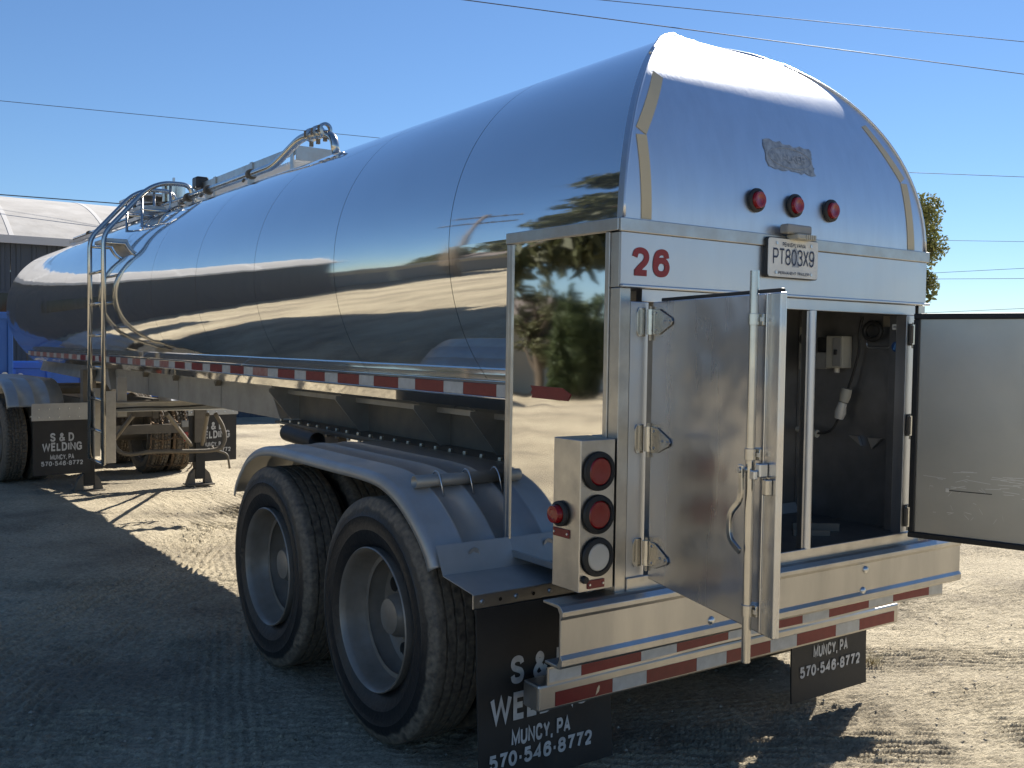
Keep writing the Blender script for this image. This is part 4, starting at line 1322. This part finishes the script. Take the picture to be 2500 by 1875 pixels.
# upper coupler and neck under the front of the tank
MB().hexa([(-.55, 8.9, 1.20), (.55, 8.9, 1.20), (.55, 13.2, 1.24), (-.55, 13.2, 1.24), (-.50, 8.9, 1.329), (.50, 8.9, 1.329), (.50, 13.2, 1.40), (-.50, 13.2, 1.40)]).build('coupler_plate', 'frame_metal', T, bevel=.01)

# ---- top of the tank: walkway, pipe, manway
rail_x = 0.
wk = MB().box(.0, .008, 5.10, 7.75, 3.245, 3.318).build('walkway_rail', 'trim', T, bevel=.002)
MB().box(.42, .428, 5.10, 7.75, 3.245, 3.318).build('walkway_rail', 'trim', T, bevel=.002)
MB().box(.0, .008, 5.10, 7.75, 3.085, 3.125).build('walkway_rail', 'trim', T, bevel=.002)
MB().box(-.002, .43, 5.085, 5.0985, 3.20, 3.318).build('walkway_end', 'trim', T, bevel=.002)
for yy in (5.16, 6.10, 7.10, 7.70):
    for xx in (-.012, .4285):
        MB().box(xx, xx+.0115, yy-.03, yy+.03, 3.02 if xx < 0 else 2.9, 3.322).build('walkway_post', 'trim', T, bevel=.001)
src = None
for k in range(52):
    c = (.215, 5.15+k*.05, 3.20)
    if src is None:
        src = MB().box(.01, .42, c[1]-.012, c[1]+.012, 3.190, 3.210).build('grating_bar', 'zinc', T)
    else:
        inst(src, T, c)
pip = MB().tube(rounded([(-.25, 12.3, 3.10), (-.25, 4.95, 3.10), (-.25, 4.42, 3.235), (-.25, 4.05, 3.215), (-.23, 3.88, 3.16), (-.22, 3.86, 3.04)], .12, 6), .031, 14).build('vapour_pipe', 'pipe_steel', T, smooth=180)
for yy in (4.22, 4.10, 3.98):
    MB().lathe([(.031, -.018), (.05, -.014), (.052, .014), (.031, .018)], (-.25, yy, 3.225), 1, 20).build('pipe_clamp', 'pipe_steel', pip, smooth=40)
    MB().box(-.262, -.238, yy-.012, yy+.012, 3.14, 3.175).build('clamp_nut', 'under_steel', pip)
    MB().box(-.305, -.292, yy-.012, yy+.012, 3.20, 3.25).build('clamp_nut', 'under_steel', pip)
for yy in (5.45, 6.55, 7.15, 8.1, 9.2, 10.3, 11.4):
    st_ = MB().box(-.275, -.225, yy-.015, yy+.015, 3.005, 3.075).build('pipe_support', 'trim', T)
    MB().lathe([(.031, -.02), (.045, -.02), (.045, .02), (.031, .02)], (-.25, yy, 3.10), 1, 16).build('pipe_clamp', 'under_steel', st_, smooth=40)
    MB().tube([(-.31, yy, 3.05), (-.33, yy-.03, 3.03)], .012, 8).build('clamp_nut', 'under_steel', st_)
MB().lathe([(.12, -.09), (.125, .075), (.115, .085), (.0005, .087)], (-.04, 8.35, 3.29), 2, 28).build('vent_drum', 'pipe_steel', T, smooth=40)
MB().lathe([(.06, -.11), (.06, .06)], (-.04, 8.35, 3.14), 2, 20).build('vent_neck', 'under_steel', T, smooth=40)
MB().box(-.05, -.03, 8.33, 8.37, 3.38, 3.47).build('drum_handle', 'zinc', T, bevel=.003)
MB().box(-.06, .07, 7.50, 7.66, 3.26, 3.38).build('vent_box', 'black_plastic', T, bevel=.02)
mw = MB().lathe([(.27, -.16), (.275, .04), (.30, .05), (.30, .08), (.26, .11), (.0005, .13)], (.05, 9.1, 3.14), 2, 36).build('manway', 'satin_panel', T, smooth=40)
MB().box(-.32, .42, 8.65, 9.55, 3.295, 3.325).build('manway_guard', 'trim', T, bevel=.004)
for k in range(6):
    a = k*1.047
    MB().tube([(.05+.31*math.cos(a), 9.1+.31*math.sin(a), 3.15), (.05+.31*math.cos(a), 9.1+.31*math.sin(a), 3.24)], .018, 8).build('manway_bolt', 'under_steel', mw)
MB().box(-.34, -.30, 8.6, 12.2, 3.02, 3.06).build('spill_rail', 'trim', T)
MB().box(-.34, -.30, 7.2, 8.58, 3.02, 3.06).build('spill_rail', 'trim', T)

# ================================================================== semi truck (built in its own axes, then turned a little)
K = thing('truck_chassis', 'dark truck chassis with dusty chained tyres coupled under the tank front', 'truck', (0, 0, 0), local=True)
TY_LUG = tyre_mesh(.53, .28, 240, 'lug').build('tyre', 'tyre_dusty', None, smooth=30)
gzr = -.125
for yy in (0., 1.32):
    for xx, sg in ((-1.08, -1), (-.75, 1), (.75, -1), (1.08, 1)):
        wheel(K, (xx, yy, .52+gzr-(.02 if xx > 0 else 0)), sg, TY_LUG, abs(xx) > 1 and yy == 0, xx*3+yy, hub=abs(xx) > 1)
    MB().tube([(-.9, yy, .40), (.9, yy, .40)], .09, 14).build('axle', 'under_steel', K, smooth=40)
    MB().lathe([(.0005, -.17), (.12, -.14), (.19, 0), (.12, .14), (.0005, .17)], (0, yy, .40), 1, 24).build('axle_housing', 'under_steel', K, smooth=50)
for sx in (-1, 1):
    MB().box(*sorted((sx*.36, sx*.44)), -1.2, 3.0, .70, .95).build('frame_rail', 'under_steel', K)
    # half-round fenders over the drive wheels
    fp = [(-.80, .86), (-.70, 1.02), (-.52, 1.13), (-.30, 1.185), (.10, 1.19), (1.2, 1.19), (1.60, 1.185), (1.82, 1.13), (2.0, 1.02), (2.1, .86)]
    fender(sx, [p[:2] for p in bezier([(a, b, 0) for a, b in fp], 5)], 1.245, .60, K, ribs=(.12, .30, .48))
    gz = 0
    rl = MB().box(*sorted((sx*1.245, sx*.58)), -1.815, -1.75, .80, .815).build('flap_rail', 'trim', K)
    pl_ = MB().box(*sorted((sx*1.245, sx*.58)), -1.822, -1.8155, .76, .96).build('flap_plate', 'fender_metal', K, bevel=.003)
    for k in range(6):
        for z_ in (.80, .895):
            MB().lathe([(.0005, -.008), (.008, -.007), (.011, 0)], (sx*(.62+k*.11), -1.8225, z_), 1, 8).build('rail_bolt', 'zinc', pl_)
    MB().tube([(sx*.45, -1.74, .86), (sx*.60, -1.74, .86)], .03, 10).build('flap_arm', 'under_steel', K, smooth=60)
    MB().box(*sorted((sx*.44, sx*.47)), -1.76, -1.0, .82, .90).build('flap_arm', 'under_steel', K)
flap(K, -1.225, -.60, -1.812, .13, .80, [(a, -.915, b, c*.92, d*.92, e) for (a, _, b, c, d, e) in sign_rows(0, (.565, .455, .335, .262))], bow=.0)
flap(K, .60, 1.225, -1.812, .17, .80, [(a, .915, b, c*.92, d*.92, e) for (a, _, b, c, d, e) in sign_rows(0, (.62, .51, .385, .312))], bow=.0)
MB().box(-.35, .35, -1.21, -1.13, .72, .93).build('end_crossmember', 'under_steel', K)
for sx in (-1, 1):
    MB().box(*sorted((sx*.50, sx*.58)), -1.83, -1.80, .62, .70).build('tail_lamp', 'grey_plastic', K)
    MB().box(*sorted((sx*.52, sx*.575)), -1.84, -1.8305, .44, .56).build('tail_lamp', 'red_lens', K, bevel=.01)
MB().lathe([(.0005, .04), (.46, .04), (.47, 0), (.44, -.05), (.0005, -.05)], (0, .66, 1.03), 2, 40).build('fifth_wheel', 'under_steel', K, smooth=40)
MB().box(-.34, .34, .35, .95, .951, .979).build('wheel_mount', 'under_steel', K)
# chains draped over the right-hand tyres
def chain(pts, parent, step=.034, r=.0048):
    P_ = bezier(pts, 10)
    seg = [np.linalg.norm(P_[i+1]-P_[i]) for i in range(len(P_)-1)]
    L = sum(seg)
    n = int(L/step)
    mb = MB()
    for k in range(n):
        d = (k+.5)*L/n
        i = 0
        while i < len(seg)-1 and d > seg[i]:
            d -= seg[i]
            i += 1
        t = (P_[i+1]-P_[i])/max(seg[i], 1e-9)
        c = P_[i]+t*d
        a = np.cross(t, (0.3, .2, .93))
        a /= np.linalg.norm(a)
        b = np.cross(t, a)
        s_ = a if k % 2 else b
        ring = [c+t*.024*math.cos(q)+s_*.011*math.sin(q) for q in np.linspace(0, 6.283, 8, endpoint=False)]
        mb.tube(ring, r, 4, closed=True)
    return mb.build('tyre_chain', 'chain_steel', parent, smooth=60)
def rim_pt(x, th, rr=.542): return (x, 0+rr*math.cos(th), .375+rr*math.sin(th))
for x0 in (.59, .75, .91, .925, 1.08, 1.235):
    chain([rim_pt(x0+.01*math.sin(t*3+x0), t) for t in np.linspace(2.2, 4.4, 9)], K)
for th in (2.75, 3.15, 3.55, 3.95):
    for xa, xb_ in ((.60, .90), (.93, 1.23)):
        chain([rim_pt(xa+(xb_-xa)*u, th+.07*math.sin(u*3.1)) for u in np.linspace(0, 1, 5)], K)
K.location = (-.167, 11.57, 0)
K.rotation_euler = (0, 0, R(5))
for q in (TY_RIB, TY_LUG, *proto[-1][:4], *proto[1][:4]):
    bpy.data.objects.remove(q)

# ================================================================== shed with arched roof behind the yard
sh_x0, sh_x1, sh_y, sh_d = -10.5, 11.5, 23.0, 11.0
gsh = float(ground_z(0, 23))
EAVE = 3.92
S = thing('storage_shed', 'long dark metal shed with weathered pale arched roof behind the truck', 'building', (0, sh_y, gsh))
src = None
nP = 22
pw = (sh_x1-sh_x0)/nP
for k in range(nP):
    x = sh_x0+k*pw
    c = (x+pw/2, sh_y, (EAVE+gsh)/2)
    if src is None:
        mb = MB().box(x+.006, x+pw-.006, sh_y, sh_y+.04, gsh-.1, EAVE)
        for q in range(3):
            xx = x+pw*(q+.5)/3
            mb.hexa([(xx-.035, sh_y-.03, gsh-.1), (xx+.035, sh_y-.03, gsh-.1), (xx+.06, sh_y-.001, gsh-.1), (xx-.06, sh_y-.001, gsh-.1),
                     (xx-.035, sh_y-.03, EAVE), (xx+.035, sh_y-.03, EAVE), (xx+.06, sh_y-.001, EAVE), (xx-.06, sh_y-.001, EAVE)])
        src = mb.build('wall_panel', 'shed_wall', S)
        c0 = WO[src.name].copy()
    else:
        inst(src, S, c0+np.array([k*pw, 0, 0]))
for x in (sh_x0, sh_x1):
    MB().box(x-.03 if x < 0 else x, x if x < 0 else x+.03, sh_y, sh_y+sh_d, gsh-.1, EAVE).build('end_wall', 'shed_wall', S)
MB().box(sh_x0, sh_x1, sh_y+sh_d, sh_y+sh_d+.04, gsh-.1, EAVE).build('back_wall', 'shed_wall', S)
MB().box(sh_x0-.15, sh_x1+.15, sh_y-.28, sh_y-.20, EAVE-.02, EAVE+.16).build('eave_trim', 'roof_seam', S)
MB().box(sh_x0-.15, sh_x1+.15, sh_y-.199, sh_y+.3, EAVE+.005, EAVE+.05).build('soffit', 'shed_wall', S)
rise, half = 1.55, sh_d/2+.25
Rr_ = (half*half+rise*rise)/(2*rise)
a0 = math.asin(half/Rr_)
def roof_pt(x, t, dz=0): return (x, sh_y+sh_d/2+(Rr_+dz)*math.sin(t), EAVE+.12+rise-Rr_+(Rr_+dz)*math.cos(t))
nR = 10
rw = (sh_x1-sh_x0+.3)/nR
src = src2 = None
for k in range(nR):
    x = sh_x0-.15+k*rw
    if src is None:
        src = MB().solid(lambda i, j: roof_pt(x+.03+(rw-.06)*j/4, -a0+2*a0*i/24), 25, 5, lambda i, j: (0, 0, -.06)).build('roof_panel', 'shed_roof', S, smooth=30)
        src2 = MB().solid(lambda i, j: roof_pt(x-.05+.10*j, -a0+2*a0*i/24, .008), 25, 2, lambda i, j: (0, 0, -.07)).build('roof_seam', 'roof_seam', S, smooth=30)
        c0, c2 = WO[src.name].copy(), WO[src2.name].copy()
    else:
        inst(src, S, c0+np.array([k*rw, 0, 0]))
        inst(src2, S, c2+np.array([k*rw, 0, 0]))
for x in (sh_x0, sh_x1):
    mb = MB()
    n_ = 20
    pts = [roof_pt(x, -a0+2*a0*i/n_, -.07) for i in range(n_+1)]
    mb.add([(x-.02, p[1], p[2]) for p in pts]+[(x+.02, p[1], p[2]) for p in pts],
           [tuple(range(n_+1)), tuple(range(n_+1, 2*n_+2))[::-1]]+[(i, i+1, n_+2+i, n_+1+i) for i in range(n_)]+[(n_, 0, n_+1, 2*n_+1)]).build('gable_end', 'shed_wall', S)
for x in (.15, -4.6, 6.3):
    wn = MB().box(x, x+1.5, sh_y-.045, sh_y-.032, 1.75, 2.75).build('shed_window', 'window_dark', S)
    MB().box(x-.06, x+1.56, sh_y-.06, sh_y-.031, 2.752, 2.81).build('window_frame', 'shed_wall', wn)
    MB().box(x-.06, x+1.56, sh_y-.06, sh_y-.031, 1.69, 1.748).build('window_frame', 'shed_wall', wn)
    MB().box(x+.72, x+.78, sh_y-.06, sh_y-.0455, 1.75, 2.75).build('window_frame', 'shed_wall', wn)

# orange reflection at the shed window, put in as a solid coloured bar
tg = MB().obox((.72, 19.9, 2.35), (.25, 0, .33), (0, .06, 0), (.06, 0, -.045)).build('reflection_bar', 'reflection_orange', None, bevel=.01)
tag(tg, 'orange bar put in for a window reflection at the far left edge beside the tank', 'reflection')
bx0 = MB().box(.35, .60, 19.8, 20.0, float(ground_z(.5, 19.9)), 2.12).build('bar_post', 'under_steel', None)
bx0.parent = tg
bx0.location = Vector(WO[bx0.name]-WO[tg.name])

# ================================================================== blue dumpsters
def dumpster(x0, x1, y0, y1, h, label, digit, dx):
    gz = float(ground_z((x0+x1)/2, (y0+y1)/2))
    d = thing('dumpster', label, 'dumpster', ((x0+x1)/2, (y0+y1)/2, gz), 'blue dumpsters by the shed')
    t = .05
    MB().box(x0, x1, y0, y0+t, gz+.15, gz+h).build('front_wall', 'blue_paint', d, bevel=.01)
    MB().box(x0, x1, y1-t, y1, gz+.15, gz+h).build('back_wall', 'blue_paint', d, bevel=.01)
    MB().box(x0, x0+t, y0+t, y1-t, gz+.15, gz+h).build('side_wall', 'blue_paint', d, bevel=.01)
    MB().box(x1-t, x1, y0+t, y1-t, gz+.15, gz+h).build('side_wall', 'blue_paint', d, bevel=.01)
    MB().box(x0, x1, y0, y1, gz+.10, gz+.149).build('floor_pan', 'blue_paint', d)
    MB().box(x0-.05, x1+.05, y0-.05, y0-.001, gz+h-.10, gz+h+.02).build('top_rail', 'blue_paint', d, bevel=.015)
    MB().box(x0-.05, x1+.05, y0-.05, y0-.001, gz+h*.42, gz+h*.42+.08).build('mid_rail', 'blue_paint', d, bevel=.012)
    n = max(2, int((x1-x0)/.55))
    for k in range(n+1):
        xx = x0+(x1-x0)*k/n
        MB().box(xx-.04, xx+.04, y0-.05, y0-.0015, gz+.15, gz+h-.11).build('wall_rib', 'blue_paint', d, bevel=.01)
    for xx in (x0+.2, x1-.2):
        MB().lathe([(.0005, -.05), (.08, -.05), (.10, -.03), (.10, .03), (.08, .05), (.0005, .05)], (xx, y0+.15, gz+.10), 0, 18).build('roller', 'under_steel', d, smooth=40)
    if digit:
        for q, (tx, zz) in enumerate(digit):
            zc_ = onplane(30, 965, 1, y0-.05)[2]+(2-zz)*.30
            lettering(tx, (dx, y0-.053, zc_), (1, 0, 0), (0, 0, 1), .12 if tx != '1' else .04, .22, 'print_white', d, bold=.02)
dumpster(-1.30, -.45, 16.6, 18.4, 2.32, 'taller blue dumpster with white stencilled number at the far left edge', [('0', 2), ('8', 1), ('1', 3)], onplane(12, 965, 1, 16.55)[0])
dumpster(-.25, 3.3, 17.6, 19.4, 1.47, 'lower blue dumpster with white number half hidden below the tank nose', [('0', 2), ('8', 1), ('1', 3)], onplane(50, 965, 1, 17.55)[0])

# ================================================================== trees
def leaf_cloud(centres, radii, n, size, m, name, parent, origin, stretch=1., droop=0., seed=1):
    g = np.random.default_rng(seed)
    C_ = np.array(centres)
    Rr = np.array(radii, float)
    p = Rr**2.2/np.sum(Rr**2.2)
    idx = g.choice(len(C_), n, p=p)
    d = g.normal(size=(n, 3))
    d /= np.linalg.norm(d, axis=1)[:, None]
    rad = (g.random(n)**.45)*Rr[idx]
    q = C_[idx]+d*rad[:, None]*np.array([1, 1, stretch])
    u = g.normal(size=(n, 3))
    u[:, 2] -= droop
    u /= np.linalg.norm(u, axis=1)[:, None]
    v = np.cross(u, g.normal(size=(n, 3)))
    v /= np.linalg.norm(v, axis=1)[:, None]
    s = size*g.uniform(.6, 1.4, n)[:, None]
    a, b = u*s, v*s*.45
    V = np.stack([q-a, q+b, q+a, q-b], 1).reshape(-1, 3)-np.array(origin)
    me = bpy.data.meshes.new(name)
    me.vertices.add(len(V))
    me.vertices.foreach_set('co', V.ravel())
    me.loops.add(4*n)
    me.loops.foreach_set('vertex_index', np.arange(4*n))
    me.polygons.add(n)
    me.polygons.foreach_set('loop_start', np.arange(0, 4*n, 4))
    me.update(calc_edges=True)
    me.materials.append(MATS[m])
    return link(name, me, parent, origin)

def broad_tree(x, y, h, spread, label, m, seed, n=9000, size=.13, name='leafy_tree', group=None):
    g = np.random.default_rng(seed)
    gz = float(ground_z(x, y))
    t = thing(name, label, 'tree', (x, y, gz), group)
    trunk = bezier([(x, y, gz-.1), (x+.1*spread*g.normal()*.3, y, gz+h*.3), (x+.1*spread*g.normal(), y+.1*g.normal(), gz+h*.7)], 6)
    MB().tube(trunk, list(np.linspace(.045*h, .015*h, len(trunk))), 10).build('trunk', 'bark', t, smooth=60)
    cs, rs = [], []
    mb = MB()
    for k in range(26):
        a = g.uniform(0, 6.28)
        rr = spread*math.sqrt(g.random())*.85
        zz = gz+h*g.uniform(.28, .95)
        rr *= math.sin(math.pi*min(1, max(.08, (zz-gz)/h*.85)))**.6
        c = np.array([x+rr*math.cos(a), y+rr*math.sin(a), zz])
        cs.append(c)
        rs.append(spread*g.uniform(.16, .34))
        st0 = trunk[min(len(trunk)-1, int((zz-gz)/h*.8*len(trunk)))]
        mb.tube(bezier([st0, (st0+c)/2+np.array([0, 0, .1*h*g.random()]), c], 4), [.012*h]*4+[.009*h]*4+[.004*h], 5)
    mb.build('limbs', 'bark', t, smooth=60)
    leaf_cloud(cs, rs, n, size, m, 'crown', t, (x, y, gz+h*.6), seed=seed)
    return t

def conifer(x, y, h, spread, label, seed, n=30000):
    g = np.random.default_rng(seed)
    gz = float(ground_z(x, y))
    t = thing('conifer_tree', label, 'tree', (x, y, gz))
    MB().tube([(x, y, gz-.2), (x, y, gz+h*.5), (x, y, gz+h*.97)], [.03*h, .018*h, .002*h], 12).build('trunk', 'bark', t, smooth=60)
    cs, rs = [], []
    mb = MB()
    for k in range(70):
        f = .21+.77*k/70
        a = k*2.399+g.normal()*.2
        L = spread*(1.24-f)**.6*min(1, (1-f)*2.2+.05)*g.uniform(.7, 1.1)
        z0 = gz+h*f
        base = np.array([x, y, z0])
        tip = base+np.array([L*math.cos(a), L*math.sin(a), -.22*L+.1*L*g.normal()*.5])
        mid = (base+tip)/2+np.array([0, 0, .10*L])
        path = bezier([base, mid, tip], 5)
        mb.tube(path, list(np.linspace(.012*h*(1-f)+.015, .008, len(path))), 5)
        for q in range(7):
            tt = .22+.78*q/6
            p = path[min(len(path)-1, int(tt*(len(path)-1)))]
            cs.append(p+np.array([0, 0, -.10*L*.5])+g.normal(size=3)*.06*L)
            rs.append(.10*L+.16)
    mb.build('limbs', 'bark', t, smooth=60)
    leaf_cloud(cs, rs, n, .16, 'conifer_leaf', 'crown', t, (x, y, gz+h*.5), stretch=.8, droop=.9, seed=seed)
    return t

def cypress(x, y, h, r, label, seed, n=3800):
    g = np.random.default_rng(seed)
    gz = float(ground_z(x, y))
    t = thing('cypress_tree', label, 'tree', (x, y, gz), 'row of columnar cypresses')
    MB().tube([(x, y, gz-.1), (x, y, gz+h*.9)], [.09, .02], 8).build('trunk', 'bark', t, smooth=60)
    cs, rs = [], []
    for k in range(44):
        f = (k+.5)/44
        rr = r*min(1, 2.2*(1-f)**.8)*min(1, .55+f*2)
        a = g.uniform(0, 6.28)
        cs.append((x+rr*.55*math.cos(a), y+rr*.55*math.sin(a), gz+.1+h*f*.97))
        rs.append(rr*.62+.05)
    leaf_cloud(cs, rs, n, .10, 'cypress_leaf', 'crown', t, (x, y, gz+h/2), stretch=1.5, droop=-.8, seed=seed)

# tree seen past the right edge of the tank
p_ = onplane(2195, 700, 1, 26.)
q_ = onplane(2250, 495, 1, 26.)
broad_tree(float(p_[0]), 26., float(q_[2])+.5, 2.8, 'sunlit yellow-green tree showing past the right edge of the tank', 'tree_leaf', 5, 15000, .10)

# trees and house mirrored in the polished side
def az_pt(az, d): return (-.93-math.sin(R(az))*d, .35+math.cos(R(az))*d)
cxx, cyy = az_pt(47.5, 14)
conifer(cxx, cyy, 18, 4.3, 'tall dark drooping conifer mirrored in the cabinet side panel', 3)
for k, (az, d, h) in enumerate(((37.8, 30, 2.9), (38.4, 30.5, 3.7), (38.95, 30, 4.0), (39.45, 30.5, 3.3), (40.2, 31, 3.0))):
    xx, yy = az_pt(az, d)
    cypress(xx, yy, h, .30, ('first', 'second', 'third', 'fourth', 'fifth')[k]+' columnar cypress from the house in the mirrored hedge row', 20+k)
xx, yy = az_pt(36.6, 33)
broad_tree(xx, yy, 4.6, 1.3, 'grey-green thin tree between the house and the cypress row', 'broad_leaf', 9, 2600, .10)
xx, yy = az_pt(40.6, 34)
broad_tree(xx, yy, 4.0, 1.2, 'weeping pale tree behind the last cypress of the row', 'cypress_leaf', 14, 3000, .10)
xx, yy = az_pt(30.5, 42)
broad_tree(xx, yy, 5.0, 2.5, 'round broad tree standing beyond the house', 'broad_leaf', 10, 6000, .2)
xx, yy = az_pt(47, 30)
broad_tree(xx, yy, 6.0, 2.6, 'broad tree to the right of the mirrored cypress row', 'broad_leaf', 12, 6000, .18)

# house
hx, hy = az_pt(34.2, 41)
gzh = float(ground_z(hx, hy))-.9
H = thing('house', 'small cream clapboard house with brown roof mirrored in the side panel', 'house', (hx, hy, gzh))
hw_, hd_, hh_ = 3.2, 4.0, 3.0
MB().box(hx-hw_, hx+hw_, hy-hd_, hy+hd_, gzh-.3, gzh+hh_).build('wall', 'house_siding', H)
mb = MB()
for k in range(22):
    z = gzh+.05+k*.132
    mb.hexa([(hx-hw_-.02, hy-hd_-.03, z), (hx+hw_+.03, hy-hd_-.03, z), (hx+hw_+.03, hy+hd_+.03, z), (hx-hw_-.02, hy+hd_+.03, z),
             (hx-hw_-.005, hy-hd_-.005, z+.13), (hx+hw_+.005, hy-hd_-.005, z+.13), (hx+hw_+.005, hy+hd_+.005, z+.13), (hx-hw_-.005, hy+hd_+.005, z+.13)])
mb.build('siding_boards', 'house_siding', H, kind='stuff')
MB().prism([(hx-hw_-.4, gzh+hh_), (hx+hw_+.4, gzh+hh_), (hx, gzh+hh_+1.9)], 1, hy-hd_-.35, hy+hd_+.35).build('roof', 'house_roof', H)
for dy in (-2.2, 1.6):
    wn = MB().box(hx+hw_+.031, hx+hw_+.05, hy+dy-.45, hy+dy+.45, gzh+1.0, gzh+2.3).build('window', 'house_window', H)
    MB().box(hx+hw_+.032, hx+hw_+.07, hy+dy-.53, hy+dy-.452, gzh+.94, gzh+2.38).build('window_frame', 'roof_seam', wn)
    MB().box(hx+hw_+.032, hx+hw_+.07, hy+dy+.452, hy+dy+.53, gzh+.94, gzh+2.38).build('window_frame', 'roof_seam', wn)
for dx in (-1.4, 1.4):
    wn = MB().box(hx+dx-.45, hx+dx+.45, hy-hd_-.05, hy-hd_-.031, gzh+1.0, gzh+2.3).build('window', 'house_window', H)
    MB().box(hx+dx-.53, hx+dx+.53, hy-hd_-.07, hy-hd_-.032, gzh+2.302, gzh+2.38).build('window_frame', 'roof_seam', wn)

# low shed across the yard on the left
gl = float(ground_z(-12, 24))
L_ = thing('garage', 'low cream garage with flat pale roof across the yard left of the shed', 'building', (-15, 30, gl))
MB().box(-22, -12.5, 29, 35, gl, gl+2.6).build('wall', 'house_siding', L_)
MB().box(-22.4, -12.1, 28.6, 35.4, gl+2.6, gl+2.85).build('roof', 'roof_seam', L_)
for k in range(3):
    MB().box(-21+k*3, -18.6+k*3, 28.96, 28.999, gl, gl+2.1).build('garage_door', 'grey_paint', L_)

# ================================================================== utility poles and wires
def pole(x, y, h, label, rot=0.):
    gz = float(ground_z(x, y))
    p = thing('utility_pole', label, 'utility pole', (x, y, gz), 'wooden utility poles')
    MB().tube([(x, y, gz-.2), (x, y, gz+h)], [.16, .11], 14).build('pole', 'wood_pole', p, smooth=60)
    d = np.array([math.cos(rot), math.sin(rot), 0])
    for z in (h-.3, h-1.2):
        c = np.array([x, y, gz+z])
        MB().obox(c+np.array([-d[1], d[0], 0])*.16, d*1.2, np.array([-d[1], d[0], 0])*.05, np.array([0, 0, .06])).build('cross_arm', 'wood_pole', p)
        for s in (-1.1, -.5, .5, 1.1):
            q = c+d*s+np.array([-d[1], d[0], 0])*.16
            MB().lathe([(.03, .06), (.05, .10), (.03, .13), (.05, .16), (.03, .19), (.0005, .20)], q, 2, 10).build('insulator', 'grey_plastic', p, smooth=40)
pole(-.93-math.sin(R(31))*25, .35+math.cos(R(31))*25, 9., 'wooden utility pole with two cross arms mirrored beside the conifer', R(25))
def wire(a, b, za, zb, label, r=.012, ext=(0, 0), sag=.25):
    p, q = onplane(*a, 2, za), onplane(*b, 2, zb)
    d = q-p
    p, q = p-d*ext[0], q+d*ext[1]
    pts = []
    for k in range(25):
        t = k/24
        c = p*(1-t)+q*t
        c[2] -= sag*4*t*(1-t)
        pts.append(c)
    o = MB().tube(pts, r*.7, 6).build('power_line', 'wire', None, smooth=180)
    tag(o, label, 'power line', 'overhead wires')
wire((1136, 0), (2500, 181), 8., 8., 'lower of the two long wires crossing the sky above the dome', .013, (.35, .3), 0)
wire((1469, 0), (2500, 102), 8.6, 8.6, 'topmost wire crossing the upper right corner of the sky', .011, (.5, .3), 0)
wire((0, 246), (927, 337), 8., 8., 'thin wire slanting across the left sky down behind the tank', .012, (.2, .6), 0)
wire((0, 475), (330, 500), 5.2, 5.2, 'thick dark service wire just above the shed roof', .020, (.4, .8), 0)
wire((2215, 421), (2500, 432), 8., 8., 'wire meeting the dome curve at the right below its upper part', .015, (.6, .6), 0)
wire((2255, 586), (2500, 590), 7., 7., 'bright wire level with the number plate right of the tank', .016, (.6, .6), 0)
wire((2305, 665), (2500, 655), 6., 6., 'wire rising slightly to the right above the open right door', .018, (.6, .6), 0)
wire((2300, 681), (2500, 680), 6., 6., 'level wire close under the rising one at the far right', .022, (.6, .6), 0)
wire((2300, 762), (2500, 753), 4.6, 4.6, 'faint lowest wire just over the open right door', .022, (.6, .6), 0)

# dry weed by the right mud flap
gpt = onplane(2130, 1620, 2, -.06)
mb = MB()
random.seed(11)
for k in range(70):
    a, L = random.uniform(0, 6.28), random.uniform(.04, .11)
    b = gpt+np.array([random.gauss(0, .02), random.gauss(0, .02), 0])
    t = b+np.array([math.cos(a)*L*.8, math.sin(a)*L*.8, L*.55])
    n_ = np.array([-math.sin(a), math.cos(a), 0])*.0025
    mb.add([b-n_, b+n_, t], [(0, 1, 2)])
wd_ = mb.build('weed_tuft', 'dry_grass', None, fix=False)
tag(wd_, 'small dry weed tuft on the dirt beside the right mud flap', 'weed')
